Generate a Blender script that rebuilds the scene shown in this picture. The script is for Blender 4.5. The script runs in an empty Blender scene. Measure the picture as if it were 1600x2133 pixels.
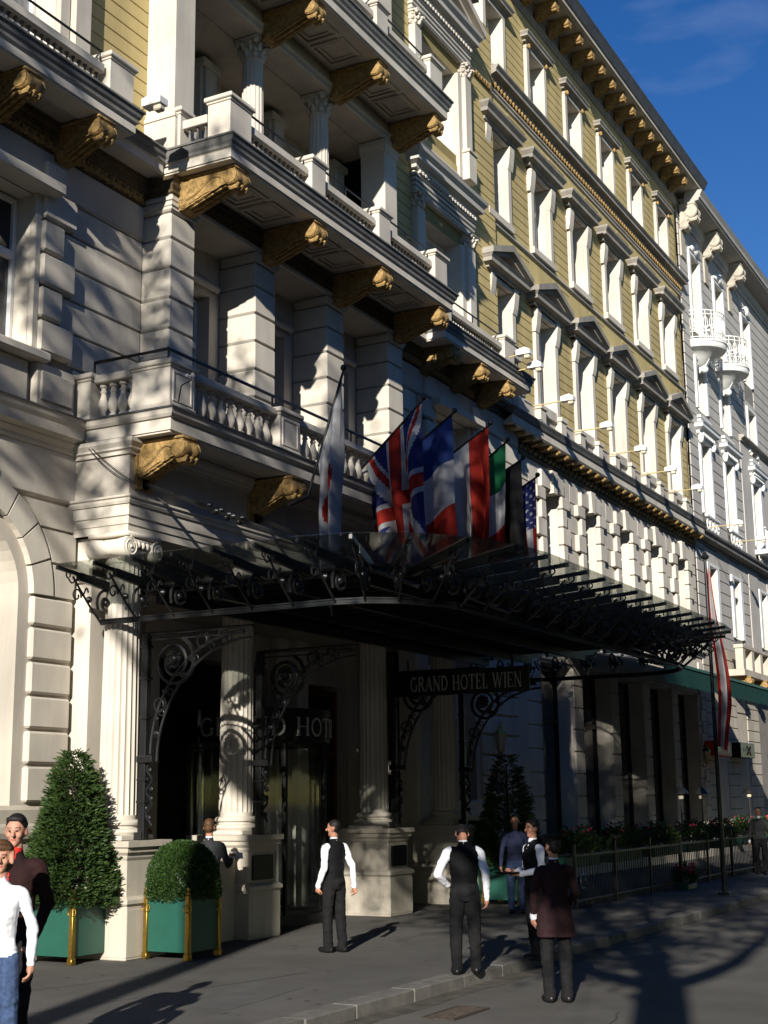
import bpy, bmesh, math, random
from mathutils import Vector, Matrix, noise as mnoise
random.seed(7)
S = bpy.context.scene
COL = S.collection
PI = math.pi

# ---------------------------------------------------------------- camera
YAW, PITCH, ROLL = math.radians(28.0056), math.radians(11.7568), math.radians(-0.66937)
CAMZ = 2.05
FPX = 2886.35
_F = Vector((math.cos(YAW)*math.cos(PITCH), math.sin(YAW)*math.cos(PITCH), math.sin(PITCH)))
_R0 = Vector((math.sin(YAW), -math.cos(YAW), 0)); _U0 = _R0.cross(_F)
_R = _R0*math.cos(ROLL)+_U0*math.sin(ROLL); _U = -_R0*math.sin(ROLL)+_U0*math.cos(ROLL)
cam = bpy.data.cameras.new('camera'); camo = bpy.data.objects.new('camera', cam); COL.objects.link(camo)
cam.sensor_fit = 'VERTICAL'; cam.sensor_height = 36; cam.lens = 36*FPX/2133
cam.clip_start = 0.1; cam.clip_end = 3000
M = Matrix((_R, _U, -_F)).transposed().to_4x4(); M.translation = Vector((0, 0, CAMZ)); camo.matrix_world = M
S.camera = camo
# ---------------------------------------------------------------- sky and sun
SUN_AZ, SUN_EL = math.radians(17.5), math.radians(20.5)      # direction of travel measured from the facade line
w = bpy.data.worlds.new('World'); S.world = w; w.use_nodes = True
nt = w.node_tree; nt.nodes.clear()
sky = nt.nodes.new('ShaderNodeTexSky'); sky.sky_type = 'NISHITA'; sky.sun_disc = False
sky.sun_elevation = SUN_EL; sky.air_density = 1.0; sky.dust_density = 0.0; sky.ozone_density = 1.6; sky.altitude = 200
trav = Vector((math.cos(SUN_AZ)*math.cos(SUN_EL), math.sin(SUN_AZ)*math.cos(SUN_EL), -math.sin(SUN_EL)))
sky.sun_rotation = math.atan2(-trav.x, -trav.y)
tc = nt.nodes.new('ShaderNodeTexCoord'); mp = nt.nodes.new('ShaderNodeMapping'); mp.inputs['Scale'].default_value = (2.2, 2.2, 7)
nz = nt.nodes.new('ShaderNodeTexNoise'); nz.inputs['Scale'].default_value = 2.3; nz.inputs['Detail'].default_value = 6
cr = nt.nodes.new('ShaderNodeValToRGB'); cr.color_ramp.elements[0].position = 0.55; cr.color_ramp.elements[1].position = 0.85
cr.color_ramp.elements[0].color = (0, 0, 0, 1); cr.color_ramp.elements[1].color = (.35, .35, .35, 1)
mx = nt.nodes.new('ShaderNodeMix'); mx.data_type = 'RGBA'; mx.inputs[7].default_value = (6, 6.6, 8, 1)
bg = nt.nodes.new('ShaderNodeBackground'); bg.inputs['Strength'].default_value = 0.064
out = nt.nodes.new('ShaderNodeOutputWorld')
L = nt.links.new
L(tc.outputs['Generated'], mp.inputs[0]); L(mp.outputs[0], nz.inputs['Vector']); L(nz.outputs['Fac'], cr.inputs[0])
L(cr.outputs[0], mx.inputs[0]); L(sky.outputs[0], mx.inputs[6]); hs = nt.nodes.new('ShaderNodeHueSaturation'); hs.inputs['Saturation'].default_value = 1.42; hs.inputs['Value'].default_value = 1.0; hs.inputs['Hue'].default_value = .517
L(mx.outputs[2], hs.inputs['Color']); L(hs.outputs[0], bg.inputs['Color']); L(bg.outputs[0], out.inputs[0])
sl = bpy.data.lights.new('sun', 'SUN'); sl.energy = 5.0; sl.angle = math.radians(0.55); sl.color = (1.0, 0.945, 0.85)
so = bpy.data.objects.new('sun', sl); COL.objects.link(so)
so.rotation_euler = trav.to_track_quat('-Z', 'Y').to_euler()
S.view_settings.view_transform = 'Standard'; S.view_settings.look = 'None'; S.view_settings.gamma = 1
S.view_settings.exposure = 0.75

# ---------------------------------------------------------------- pixel helpers (pixels of the photograph -> directions)
def _ray(x, y): return _F*FPX+_R*(x-800)-_U*(y-1066.5)
def onY(x, y, Y): d = _ray(x, y); t = Y/d.y; return Vector((0, 0, CAMZ))+d*t
def onX(x, y, X): d = _ray(x, y); t = X/d.x; return Vector((0, 0, CAMZ))+d*t
def onZ(x, y, Z=0): d = _ray(x, y); t = (Z-CAMZ)/d.z; return Vector((0, 0, CAMZ))+d*t

# ---------------------------------------------------------------- materials
MATS = {}
def mat(name, col, rough=.8, metal=0, var=.12, scale=3.0, bump=.0, bscale=40, spec=.3, streak=0, col2=None, trans=0, alpha=1, coat=0):
    m = bpy.data.materials.new(name); m.use_nodes = True; n = m.node_tree.nodes; l = m.node_tree.links.new
    b = n['Principled BSDF']
    b.inputs['Roughness'].default_value = rough; b.inputs['Metallic'].default_value = metal
    b.inputs['Specular IOR Level'].default_value = spec
    if trans: b.inputs['Transmission Weight'].default_value = trans
    if coat: b.inputs['Coat Weight'].default_value = coat
    tc = n.new('ShaderNodeTexCoord'); 
    nz = n.new('ShaderNodeTexNoise'); nz.inputs['Scale'].default_value = scale; nz.inputs['Detail'].default_value = 8; nz.inputs['Roughness'].default_value = .65
    geo = n.new('ShaderNodeNewGeometry')
    vec = geo.outputs['Position']
    if streak:
        mp = n.new('ShaderNodeMapping'); mp.inputs['Scale'].default_value = (1.0, 1.0, 0.12); l(vec, mp.inputs[0]); l(mp.outputs[0], nz.inputs['Vector'])
    else: l(vec, nz.inputs['Vector'])
    rp = n.new('ShaderNodeValToRGB')
    c2 = col2 if col2 else tuple(c*(1-var*2.2) for c in col)
    rp.color_ramp.elements[0].position = .3; rp.color_ramp.elements[1].position = .62
    rp.color_ramp.elements[0].color = (*c2, 1); rp.color_ramp.elements[1].color = (*col, 1)
    l(nz.outputs['Fac'], rp.inputs[0])
    last = rp.outputs[0]
    if streak:
        n2 = n.new('ShaderNodeTexNoise'); n2.inputs['Scale'].default_value = scale*.35; n2.inputs['Detail'].default_value = 4; l(vec, n2.inputs['Vector'])
        m2 = n.new('ShaderNodeMix'); m2.data_type = 'RGBA'; m2.blend_type = 'MULTIPLY'
        r2 = n.new('ShaderNodeValToRGB'); r2.color_ramp.elements[0].position = .35; r2.color_ramp.elements[1].position = .6
        r2.color_ramp.elements[0].color = (1-streak, 1-streak, 1-streak*.9, 1); r2.color_ramp.elements[1].color = (1, 1, 1, 1)
        l(n2.outputs['Fac'], r2.inputs[0]); m2.inputs[0].default_value = 1; l(last, m2.inputs[6]); l(r2.outputs[0], m2.inputs[7]); last = m2.outputs[2]
    l(last, b.inputs['Base Color'])
    if bump:
        n3 = n.new('ShaderNodeTexNoise'); n3.inputs['Scale'].default_value = bscale; n3.inputs['Detail'].default_value = 6; l(vec, n3.inputs['Vector'])
        bp = n.new('ShaderNodeBump'); bp.inputs['Strength'].default_value = bump; bp.inputs['Distance'].default_value = .02
        l(n3.outputs['Fac'], bp.inputs['Height']); l(bp.outputs[0], b.inputs['Normal'])
    MATS[name] = m
    return m
mat('white', (.60, .55, .465), .85, var=.085, scale=2.2, bump=.12, bscale=60, streak=.2)
mat('white2', (.53, .48, .405), .85, var=.10, scale=1.6, bump=.15, bscale=45, streak=.24)
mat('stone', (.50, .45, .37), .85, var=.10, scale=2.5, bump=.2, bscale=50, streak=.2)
mat('greywash', (.46, .435, .395), .85, var=.06, scale=1.8, bump=.12, bscale=50, streak=.14)
mat('grime', (.20, .195, .18), .85, var=.18, scale=2.5, bump=.2, bscale=40, streak=.3)
mat('yellow', (.52, .41, .185), .85, var=.09, scale=2.0, bump=.12, bscale=60, streak=.16)
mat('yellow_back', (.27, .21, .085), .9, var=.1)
mat('joint', (.24, .225, .20), .9, var=.15)
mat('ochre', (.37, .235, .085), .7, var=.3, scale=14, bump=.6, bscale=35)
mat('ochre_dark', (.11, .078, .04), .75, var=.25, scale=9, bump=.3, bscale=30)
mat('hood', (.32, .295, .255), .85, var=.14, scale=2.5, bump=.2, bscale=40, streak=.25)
mat('frame', (.68, .68, .66), .5, var=.04)
mat('glass', (.012, .018, .03), .04, var=.25, scale=.6, spec=1.0)
mat('pane_light', (.42, .46, .52), .06, var=.15, scale=1.5, spec=.9)
mat('curtain', (.55, .55, .52), .9, var=.1, scale=12)
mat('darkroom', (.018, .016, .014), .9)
mat('iron', (.020, .021, .022), .38, metal=.35, var=.2, scale=30, spec=.5)
mat('iron_flat', (.012, .012, .012), .7, var=.2)
mat('steel', (.42, .42, .43), .35, metal=.9)
mat('brass', (.44, .29, .065), .34, metal=.95, var=.15, scale=20)
mat('planter_green', (.010, .075, .053), .42, var=.08, scale=4, spec=.5)
mat('soil', (.03, .02, .012), .95)
mat('leaf', (.075, .13, .030), .6, var=.3, scale=14, spec=.3)
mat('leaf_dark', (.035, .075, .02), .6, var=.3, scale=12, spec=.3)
mat('leaf_box', (.05, .11, .02), .5, var=.3, scale=16, spec=.4)
mat('bark', (.07, .052, .038), .95, var=.3, scale=6, bump=.6, bscale=15)
mat('asphalt', (.115, .11, .104), .9, var=.10, scale=1.2, bump=.25, bscale=180, streak=.0)
mat('road', (.125, .118, .108), .92, var=.12, scale=.9, bump=.3, bscale=150)
mat('kerb', (.15, .142, .128), .88, var=.2, scale=5, bump=.4, bscale=60)
mat('rust', (.055, .042, .033), .85, var=.3, scale=20)
mat('asphalt_patch', (.092, .09, .086), .9, var=.12, scale=3, bump=.25, bscale=180)
mat('gutter', (.085, .076, .062), .95, var=.3, scale=5)
mat('crack', (.045, .042, .04), .95)
mat('lead', (.085, .087, .092), .6, metal=.2, var=.2)
mat('roof', (.10, .095, .09), .7, var=.2)
mat('wood', (.12, .042, .018), .45, var=.2, scale=8)
mat('lettering', (.40, .40, .38), .4, var=.02)
mat('sign_black', (.006, .006, .007), .35, var=.1)
mat('sign_red', (.55, .035, .012), .5)
mat('awning_green', (.004, .045, .037), .75, var=.1)
mat('skin', (.40, .19, .12), .55, var=.08, scale=20)
mat('skin2', (.43, .22, .15), .55, var=.08, scale=20)
mat('hair', (.010, .008, .007), .6, var=.2, scale=40)
mat('hair_brown', (.09, .042, .018), .6, var=.3, scale=40)
mat('shirt', (.74, .75, .80), .8, var=.05, scale=9, bump=.25, bscale=18)
mat('shirt_blue', (.035, .045, .10), .8, var=.08)
mat('vest', (.005, .005, .006), .8, var=.2, spec=.15)
mat('trousers', (.013, .013, .014), .9, var=.2, scale=9, bump=.3, bscale=16, spec=.1)
mat('suit', (.022, .023, .026), .85, var=.2, bump=.2, bscale=20)
mat('coat', (.020, .0045, .0065), .85, var=.2, scale=8, bump=.2, bscale=16)
mat('coat_red', (.15, .018, .03), .8, var=.15)
mat('jacket', (.018, .004, .004), .9, var=.25, scale=8, bump=.3, bscale=20)
mat('red_shirt', (.55, .02, .012), .8)
mat('denim', (.05, .085, .18), .9, var=.25, scale=30)
mat('shoe', (.008, .008, .008), .45, spec=.35)
mat('eye', (.02, .012, .008), .2)
mat('eyewhite', (.6, .58, .55), .3)
mat('lip', (.36, .11, .085), .5)
mat('paper', (.75, .76, .78), .7)
mat('flag_white', (.52, .52, .53), .85, var=.05, scale=6)
mat('flag_red', (.42, .028, .016), .85, var=.08, scale=6)
mat('flag_blue', (.02, .045, .19), .85, var=.08, scale=6)
mat('flag_navy', (.03, .035, .15), .85, var=.08, scale=6)
mat('flag_green', (.012, .17, .065), .85, var=.08, scale=6)
mat('flag_black', (.012, .012, .012), .85)
mat('flag_yellow', (.65, .43, .02), .85)
mat('flower_pink', (.55, .05, .08), .7)
mat('lampglass', (.55, .50, .38), .3, spec=.6)
# pane of the canopy: thin dusty glass
def thin_glass(name, tint, haze):
    m = bpy.data.materials.new(name); m.use_nodes = True; n = m.node_tree.nodes; l = m.node_tree.links.new; n.clear()
    o = n.new('ShaderNodeOutputMaterial'); t = n.new('ShaderNodeBsdfTransparent'); t.inputs[0].default_value = (*tint, 1)
    g = n.new('ShaderNodeBsdfGlossy'); g.inputs['Roughness'].default_value = .05; g.inputs[0].default_value = (.9, .9, .9, 1)
    d = n.new('ShaderNodeBsdfDiffuse'); d.inputs[0].default_value = (.35, .36, .34, 1)
    lw = n.new('ShaderNodeLayerWeight'); lw.inputs[0].default_value = .25; fr = n.new('ShaderNodeMath'); fr.operation = 'MULTIPLY_ADD'; fr.inputs[1].default_value = .55; fr.inputs[2].default_value = .04; l(lw.outputs['Fresnel'], fr.inputs[0])
    nz = n.new('ShaderNodeTexNoise'); nz.inputs['Scale'].default_value = 3.5; nz.inputs['Detail'].default_value = 7
    geo = n.new('ShaderNodeNewGeometry'); l(geo.outputs['Position'], nz.inputs['Vector'])
    rp = n.new('ShaderNodeValToRGB'); rp.color_ramp.elements[0].position = .42; rp.color_ramp.elements[1].position = .75
    rp.color_ramp.elements[0].color = (haze*.3,)*3+(1,); rp.color_ramp.elements[1].color = (haze,)*3+(1,)
    l(nz.outputs['Fac'], rp.inputs[0])
    m1 = n.new('ShaderNodeMixShader'); m2 = n.new('ShaderNodeMixShader')
    l(rp.outputs[0], m1.inputs[0]); l(t.outputs[0], m1.inputs[1]); l(d.outputs[0], m1.inputs[2])
    l(fr.outputs[0], m2.inputs[0]); l(m1.outputs[0], m2.inputs[1]); l(g.outputs[0], m2.inputs[2]); l(m2.outputs[0], o.inputs[0])
    MATS[name] = m
thin_glass('canopy_glass', (.84, .87, .85), .07)
# thin cloth that lets some light through
for nm in ('flag_white', 'flag_red', 'flag_blue', 'flag_navy', 'flag_green', 'flag_yellow', 'leaf', 'leaf_box'):
    m = MATS[nm]; n = m.node_tree.nodes; l = m.node_tree.links.new; b = n['Principled BSDF']; o = n['Material Output']
    tr = n.new('ShaderNodeBsdfTranslucent'); ms = n.new('ShaderNodeMixShader'); ms.inputs[0].default_value = .38
    src = b.inputs['Base Color'].links[0].from_socket; l(src, tr.inputs[0]); l(b.outputs[0], ms.inputs[1]); l(tr.outputs[0], ms.inputs[2]); l(ms.outputs[0], o.inputs[0])

def ground_mat(name, col):
    m = MATS[name]; n = m.node_tree.nodes; l = m.node_tree.links.new; b = n['Principled BSDF']; geo = n.new('ShaderNodeNewGeometry'); last = b.inputs['Base Color'].links[0].from_socket
    for sc, lo, hi, dk in ((.22, .42, .58, .80), (1.7, .55, .72, .86), (9, .60, .70, .90), (160, .35, .7, .70)):
        nz = n.new('ShaderNodeTexNoise'); nz.inputs['Scale'].default_value = sc; nz.inputs['Detail'].default_value = 5; l(geo.outputs['Position'], nz.inputs['Vector'])
        r = n.new('ShaderNodeValToRGB'); r.color_ramp.elements[0].position = lo; r.color_ramp.elements[1].position = hi; r.color_ramp.elements[0].color = (1, 1, 1, 1); r.color_ramp.elements[1].color = (dk, dk, dk*.98, 1)
        l(nz.outputs['Fac'], r.inputs[0]); mx_ = n.new('ShaderNodeMix'); mx_.data_type = 'RGBA'; mx_.blend_type = 'MULTIPLY'; mx_.inputs[0].default_value = 1; l(last, mx_.inputs[6]); l(r.outputs[0], mx_.inputs[7]); last = mx_.outputs[2]
    l(last, b.inputs['Base Color'])
ground_mat('asphalt', 0); ground_mat('road', 0)
m = MATS['pane_light']; n = m.node_tree.nodes; l = m.node_tree.links.new; b_ = n['Principled BSDF']
oi = n.new('ShaderNodeObjectInfo'); wv = n.new('ShaderNodeTexWave'); wv.inputs['Scale'].default_value = 2.6; wv.inputs['Distortion'].default_value = 1.5; ge = n.new('ShaderNodeNewGeometry'); l(ge.outputs['Position'], wv.inputs['Vector'])
r1 = n.new('ShaderNodeValToRGB'); r1.color_ramp.elements[0].position = .22; r1.color_ramp.elements[1].position = .45; r1.color_ramp.elements[0].color = (.03, .04, .06, 1); r1.color_ramp.elements[1].color = (.50, .52, .55, 1); l(oi.outputs['Random'], r1.inputs[0])
r2 = n.new('ShaderNodeValToRGB'); r2.color_ramp.elements[0].color = (.62, .64, .68, 1); r2.color_ramp.elements[1].color = (1, 1, 1, 1); l(wv.outputs['Color'], r2.inputs[0])
mm_ = n.new('ShaderNodeMix'); mm_.data_type = 'RGBA'; mm_.blend_type = 'MULTIPLY'; mm_.inputs[0].default_value = 1; l(r1.outputs[0], mm_.inputs[6]); l(r2.outputs[0], mm_.inputs[7]); l(mm_.outputs[2], b_.inputs['Base Color'])

# ---------------------------------------------------------------- object helpers
WM = {}
def link(o, parent=None, mw=None):
    mw = mw or Matrix.Identity(4)
    COL.objects.link(o); WM[o] = mw
    if parent is not None:
        o.parent = parent; o.matrix_parent_inverse = WM[parent].inverted()
    o.matrix_basis = mw
    return o
def tag(o, label=None, cat=None, group=None, kind=None):
    if label: o['label'] = label
    if cat: o['category'] = cat
    if group: o['group'] = group
    if kind: o['kind'] = kind
    return o
def thing(name, label, cat, loc=(0, 0, 0), group=None):
    o = bpy.data.objects.new(name, None); o.empty_display_size = .2
    link(o, None, Matrix.Translation(Vector(loc))); tag(o, label, cat, group); return o
def part_group(name, parent, loc=(0, 0, 0)):
    o = bpy.data.objects.new(name, None); o.empty_display_size = .1
    return link(o, parent, Matrix.Translation(Vector(loc)))
class MB:
    def __init__(s): s.v = []; s.f = []; s.mi = []; s.cur = 0
    def add(s, vs, fs):
        b = len(s.v); s.v += [tuple(p) for p in vs]
        for f in fs: s.f.append([b+i for i in f]); s.mi.append(s.cur)
    def box(s, x0, x1, y0, y1, z0, z1):
        s.add([(x0, y0, z0), (x1, y0, z0), (x1, y1, z0), (x0, y1, z0), (x0, y0, z1), (x1, y0, z1), (x1, y1, z1), (x0, y1, z1)],
              [(0, 3, 2, 1), (4, 5, 6, 7), (0, 1, 5, 4), (1, 2, 6, 5), (2, 3, 7, 6), (3, 0, 4, 7)])
    def cbox(s, x0, x1, y0, y1, z0, z1, c=.012):
        c = min(c, (x1-x0)*.3, (y1-y0)*.3, (z1-z0)*.3)
        X = (x0, x1); Y = (y0, y1); Z = (z0, z1); vs = []; idx = {}
        for i in (0, 1):
            for j in (0, 1):
                for k in (0, 1):
                    sx = c if i == 0 else -c; sy = c if j == 0 else -c; sz = c if k == 0 else -c
                    for a in range(3):
                        p = [X[i]+sx, Y[j]+sy, Z[k]+sz]; p[a] = (X[i], Y[j], Z[k])[a]
                        idx[i, j, k, a] = len(vs); vs.append(tuple(p))
        fs = []
        g = lambda i, j, k, a: idx[i, j, k, a]
        for a in range(3):
            b_, c_ = (a+1) % 3, (a+2) % 3
            for sgn in (0, 1):
                loop = []
                for (u, v_) in ((0, 0), (1, 0), (1, 1), (0, 1)):
                    t = [0, 0, 0]; t[a] = sgn; t[b_] = u; t[c_] = v_; loop.append(g(*t, a))
                fs.append(loop if sgn else loop[::-1])
        for a in range(3):       # edges parallel to axis a
            b_, c_ = (a+1) % 3, (a+2) % 3
            for u in (0, 1):
                for v_ in (0, 1):
                    t0 = [0, 0, 0]; t0[b_] = u; t0[c_] = v_; t1 = list(t0); t1[a] = 1
                    q = [g(*t0, b_), g(*t1, b_), g(*t1, c_), g(*t0, c_)]
                    fs.append(q if (u ^ v_) else q[::-1])
        for i in (0, 1):
            for j in (0, 1):
                for k in (0, 1):
                    t = [g(i, j, k, 0), g(i, j, k, 1), g(i, j, k, 2)]
                    fs.append(t if (i+j+k) % 2 else t[::-1])
        s.add(vs, fs)
    def prism(s, poly, axis, a, b):
        """poly: 2D list; axis 'x': (y,z), 'y': (x,z), 'z': (x,y)"""
        n = len(poly)
        mk = {'x': lambda p, t: (t, p[0], p[1]), 'y': lambda p, t: (p[0], t, p[1]), 'z': lambda p, t: (p[0], p[1], t)}[axis]
        vs = [mk(p, a) for p in poly]+[mk(p, b) for p in poly]
        s.add(vs, [list(range(n))[::-1], list(range(n, 2*n))]+[(i, (i+1) % n, n+(i+1) % n, n+i) for i in range(n)])
    def lathe(s, prof, c=(0, 0, 0), seg=16, axis='z', cap=True, a0=0, a1=2*PI):
        full = abs(a1-a0-2*PI) < 1e-6; m = seg if full else seg+1
        vs = []
        for r, h in prof:
            for i in range(m):
                a = a0+(a1-a0)*i/seg; u, v_ = r*math.cos(a), r*math.sin(a)
                p = {'z': (u, v_, h), 'y': (u, h, v_), 'x': (h, u, v_)}[axis]
                vs.append((p[0]+c[0], p[1]+c[1], p[2]+c[2]))
        fs = []
        for k in range(len(prof)-1):
            for i in range(seg):
                j = (i+1) % m
                q = (k*m+i, k*m+j, (k+1)*m+j, (k+1)*m+i)
                fs.append(q if axis != 'y' else q[::-1])
        if cap and full:
            fs.append(list(range(m))[::-1]); fs.append(list(range((len(prof)-1)*m, len(prof)*m)))
        s.add(vs, fs)
    def tube(s, pts, r, seg=6, r1=None, cap=True):
        pts = [Vector(p) for p in pts]; n = len(pts); rs = r if isinstance(r, (list, tuple)) else [r+((r1 if r1 is not None else r)-r)*i/max(1, n-1) for i in range(n)]
        vs = []; up = None
        for i, p in enumerate(pts):
            t = (pts[min(i+1, n-1)]-pts[max(i-1, 0)])
            if t.length < 1e-9: t = Vector((0, 0, 1))
            t.normalize()
            if up is None:
                up = t.orthogonal().normalized()
            else:
                up = (up-t*up.dot(t)); up = up.normalized() if up.length > 1e-6 else t.orthogonal().normalized()
            sd = t.cross(up)
            for k in range(seg):
                a = 2*PI*k/seg; vs.append(p+(up*math.cos(a)+sd*math.sin(a))*rs[i])
        fs = [(i*seg+k, i*seg+(k+1) % seg, (i+1)*seg+(k+1) % seg, (i+1)*seg+k) for i in range(n-1) for k in range(seg)]
        if cap: fs += [list(range(seg))[::-1], list(range((n-1)*seg, n*seg))]
        s.add(vs, fs)
    def sweep(s, path, prof, caps=True):
        """path: plan points (x,y), building on the left of the direction of travel -> outward is right-hand side.
        prof: (out, z) from bottom to top."""
        P = [Vector((p[0], p[1])) for p in path]; n = len(P); vs = []
        nor = []
        for i in range(n-1):
            d = (P[i+1]-P[i]).normalized(); nor.append(Vector((d.y, -d.x)))
        for i in range(n):
            if i == 0: m = nor[0]
            elif i == n-1: m = nor[-1]
            else:
                m = nor[i-1]+nor[i]; m = m/(1+nor[i-1].dot(nor[i]))
            for o, z in prof: q = P[i]+m*o; vs.append((q.x, q.y, z))
        k = len(prof)
        fs = [(i*k+j, (i+1)*k+j, (i+1)*k+j+1, i*k+j+1) for i in range(n-1) for j in range(k-1)]
        if caps: fs += [list(range(k))[::-1], list(range((n-1)*k, n*k))]
        s.add(vs, fs)
    def ball(s, c, r, seg=10, rings=6, sc=(1, 1, 1)):
        vs = []; fs = []
        for j in range(1, rings):
            t = PI*j/rings
            for i in range(seg):
                a = 2*PI*i/seg; vs.append((c[0]+r*sc[0]*math.sin(t)*math.cos(a), c[1]+r*sc[1]*math.sin(t)*math.sin(a), c[2]+r*sc[2]*math.cos(t)))
        top = len(vs); vs.append((c[0], c[1], c[2]+r*sc[2])); vs.append((c[0], c[1], c[2]-r*sc[2]))
        for j in range(rings-2):
            for i in range(seg): fs.append((j*seg+i, (j+1)*seg+i, (j+1)*seg+(i+1) % seg, j*seg+(i+1) % seg))
        for i in range(seg):
            fs.append((top, i, (i+1) % seg)); fs.append((top+1, (rings-2)*seg+(i+1) % seg, (rings-2)*seg+i))
        s.add(vs, fs)
    def mesh(s, name, mats, smooth=None):
        me = bpy.data.meshes.new(name); me.from_pydata(s.v, [], s.f)
        for m in (mats if isinstance(mats, (list, tuple)) else [mats]): me.materials.append(MATS[m])
        if any(s.mi): me.polygons.foreach_set('material_index', s.mi)
        if smooth:
            me.polygons.foreach_set('use_smooth', [True]*len(me.polygons)); me.set_sharp_from_angle(angle=math.radians(smooth))
        me.update(); return me
    def build(s, name, mats, parent=None, smooth=None, loc=None):
        return link(bpy.data.objects.new(name, s.mesh(name, mats, smooth)), parent, Matrix.Translation(Vector(loc)) if loc else None)
def inst(name, me, parent, loc, rz=0, sc=None):
    m = Matrix.Translation(Vector(loc)) @ Matrix.Rotation(rz, 4, 'Z')
    if sc: m = m @ Matrix.Diagonal((*sc, 1))
    return link(bpy.data.objects.new(name, me), parent, m)
_pc = {}
def piece(name, x0, x1, y0, y1, z0, z1, m, parent, c=.012):
    k = (round(x1-x0, 3), round(y1-y0, 3), round(z1-z0, 3), m, c)
    if k not in _pc:
        b = MB(); a, d, e = k[0]/2, k[1]/2, k[2]/2; b.cbox(-a, a, -d, d, -e, e, c); _pc[k] = b.mesh(name, m)
    return inst(name, _pc[k], parent, ((x0+x1)/2, (y0+y1)/2, (z0+z1)/2))
def boxpart(name, x0, x1, y0, y1, z0, z1, m, parent, c=.008):
    b = MB(); b.cbox(x0, x1, y0, y1, z0, z1, c); return b.build(name, m, parent)
def struct(o): o['kind'] = 'structure'; return o
def copy_tree(o, delta, label=None, group=None):
    def rec(src, par):
        c = src.copy(); COL.objects.link(c); c.parent = par
        for ch in src.children: rec(ch, c)
        return c
    c = rec(o, None); c.matrix_basis = delta @ o.matrix_basis
    if label: c['label'] = label
    if group: c['group'] = group
    return c
def wall(b, x0, x1, z0, z1, Y, ops=(), depth=.35, rev=None):
    """front skin facing -Y with rectangular openings (xa,xb,za,zb) and their reveals"""
    xs = sorted({x0, x1, *[v for o in ops for v in o[:2]]}); zs = sorted({z0, z1, *[v for o in ops for v in o[2:4]]})
    xs = [x for x in xs if x0 <= x <= x1]; zs = [z for z in zs if z0 <= z <= z1]
    for i in range(len(xs)-1):
        for j in range(len(zs)-1):
            cx, cz = (xs[i]+xs[i+1])/2, (zs[j]+zs[j+1])/2
            if any(o[0] < cx < o[1] and o[2] < cz < o[3] for o in ops): continue
            b.add([(xs[i], Y, zs[j]), (xs[i+1], Y, zs[j]), (xs[i+1], Y, zs[j+1]), (xs[i], Y, zs[j+1])], [(0, 1, 2, 3)])
    if rev is not None: b = rev
    for o in ops:
        a, c, d, e = o[:4]; y2 = Y+depth
        b.add([(a, Y, d), (a, Y, e), (a, y2, e), (a, y2, d)], [(0, 1, 2, 3)][::1])
        b.add([(c, Y, d), (c, y2, d), (c, y2, e), (c, Y, e)], [(0, 1, 2, 3)])
        b.add([(a, Y, e), (c, Y, e), (c, y2, e), (a, y2, e)], [(0, 1, 2, 3)])
        b.add([(a, Y, d), (a, y2, d), (c, y2, d), (c, Y, d)], [(0, 1, 2, 3)])
# ================================================================ GROUND
b = MB(); b.add([(-600, -900, -.13), (900, -900, -.13), (900, 7.55, -.13), (-600, 7.55, -.13)], [(0, 1, 2, 3)]); struct(b.build('road', 'road'))
b = MB(); b.add([(-600, 7.58, 0), (900, 7.58, 0), (900, 40, 0), (-600, 40, 0)], [(0, 1, 2, 3)]); pave = struct(b.build('pavement', 'asphalt'))
kerb = MB(); kerb.box(-40, 12, 7.32, 7.6, -.3, .002); kerb.box(46, 120, 7.32, 7.6, -.3, .002); kerb = struct(kerb.build('kerb', 'kerb'))
x = 12.0; random.seed(3)
while x < 46:
    ln = random.choice((1.0, 1.15, 1.3)); piece('kerb_stone', x+.006, x+ln-.006, 7.30+random.uniform(-.006, .006), 7.6, -.3, .004+random.uniform(-.003, .004), 'kerb', kerb, c=.012); x += ln
# joints and cracks in the asphalt: thin sunken filler strips
def crack(name, pts, wd, z, m, parent):
    b = MB()
    for i in range(len(pts)-1):
        p, q = Vector(pts[i]), Vector(pts[i+1]); d = (q-p).normalized(); nn = Vector((-d.y, d.x))*wd/2
        b.add([(*(p-nn), z), (*(q-nn), z), (*(q+nn), z), (*(p+nn), z)], [(0, 1, 2, 3)])
    return b.build(name, m, parent)
random.seed(11)
def wob(a, c, n, amp): return [(a[0]+(c[0]-a[0])*i/n+random.uniform(-amp, amp), a[1]+(c[1]-a[1])*i/n+random.uniform(-amp, amp)) for i in range(n+1)]
crack('pavement_joint', wob((11, 10.05), (15.2, 9.2), 14, .012), .014, .004, 'crack', pave)
crack('pavement_joint', wob((11.6, 11.4), (14.5, 10.8), 10, .012), .012, .004, 'crack', pave)
crack('pavement_joint', wob((21, 7.7), (21.3, 12), 10, .012), .014, .004, 'crack', pave)
roado = [o for o in COL.objects if o.name == 'road'][0]
crack('road_joint', wob((9.5, 3.9), (14.5, 5.0), 24, .02), .02, -.126, 'crack', roado)
crack('road_joint', wob((8, 6.2), (12.4, 6.9), 14, .02), .014, -.126, 'crack', roado)
def patch(name, pts, z, m, parent): b = MB(); b.add([(p[0], p[1], z) for p in pts], [list(range(len(pts)))]); return b.build(name, m, parent)
patch('asphalt_repair', wob((12.2, 8.3), (14.0, 8.5), 5, .03)+wob((14.1, 9.3), (12.3, 9.05), 5, .03), .003, 'asphalt_patch', pave)
patch('asphalt_repair', wob((17.8, 8.0), (20.5, 8.1), 6, .03)+wob((20.4, 8.8), (17.9, 8.7), 6, .03), .003, 'asphalt_patch', pave)
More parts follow.
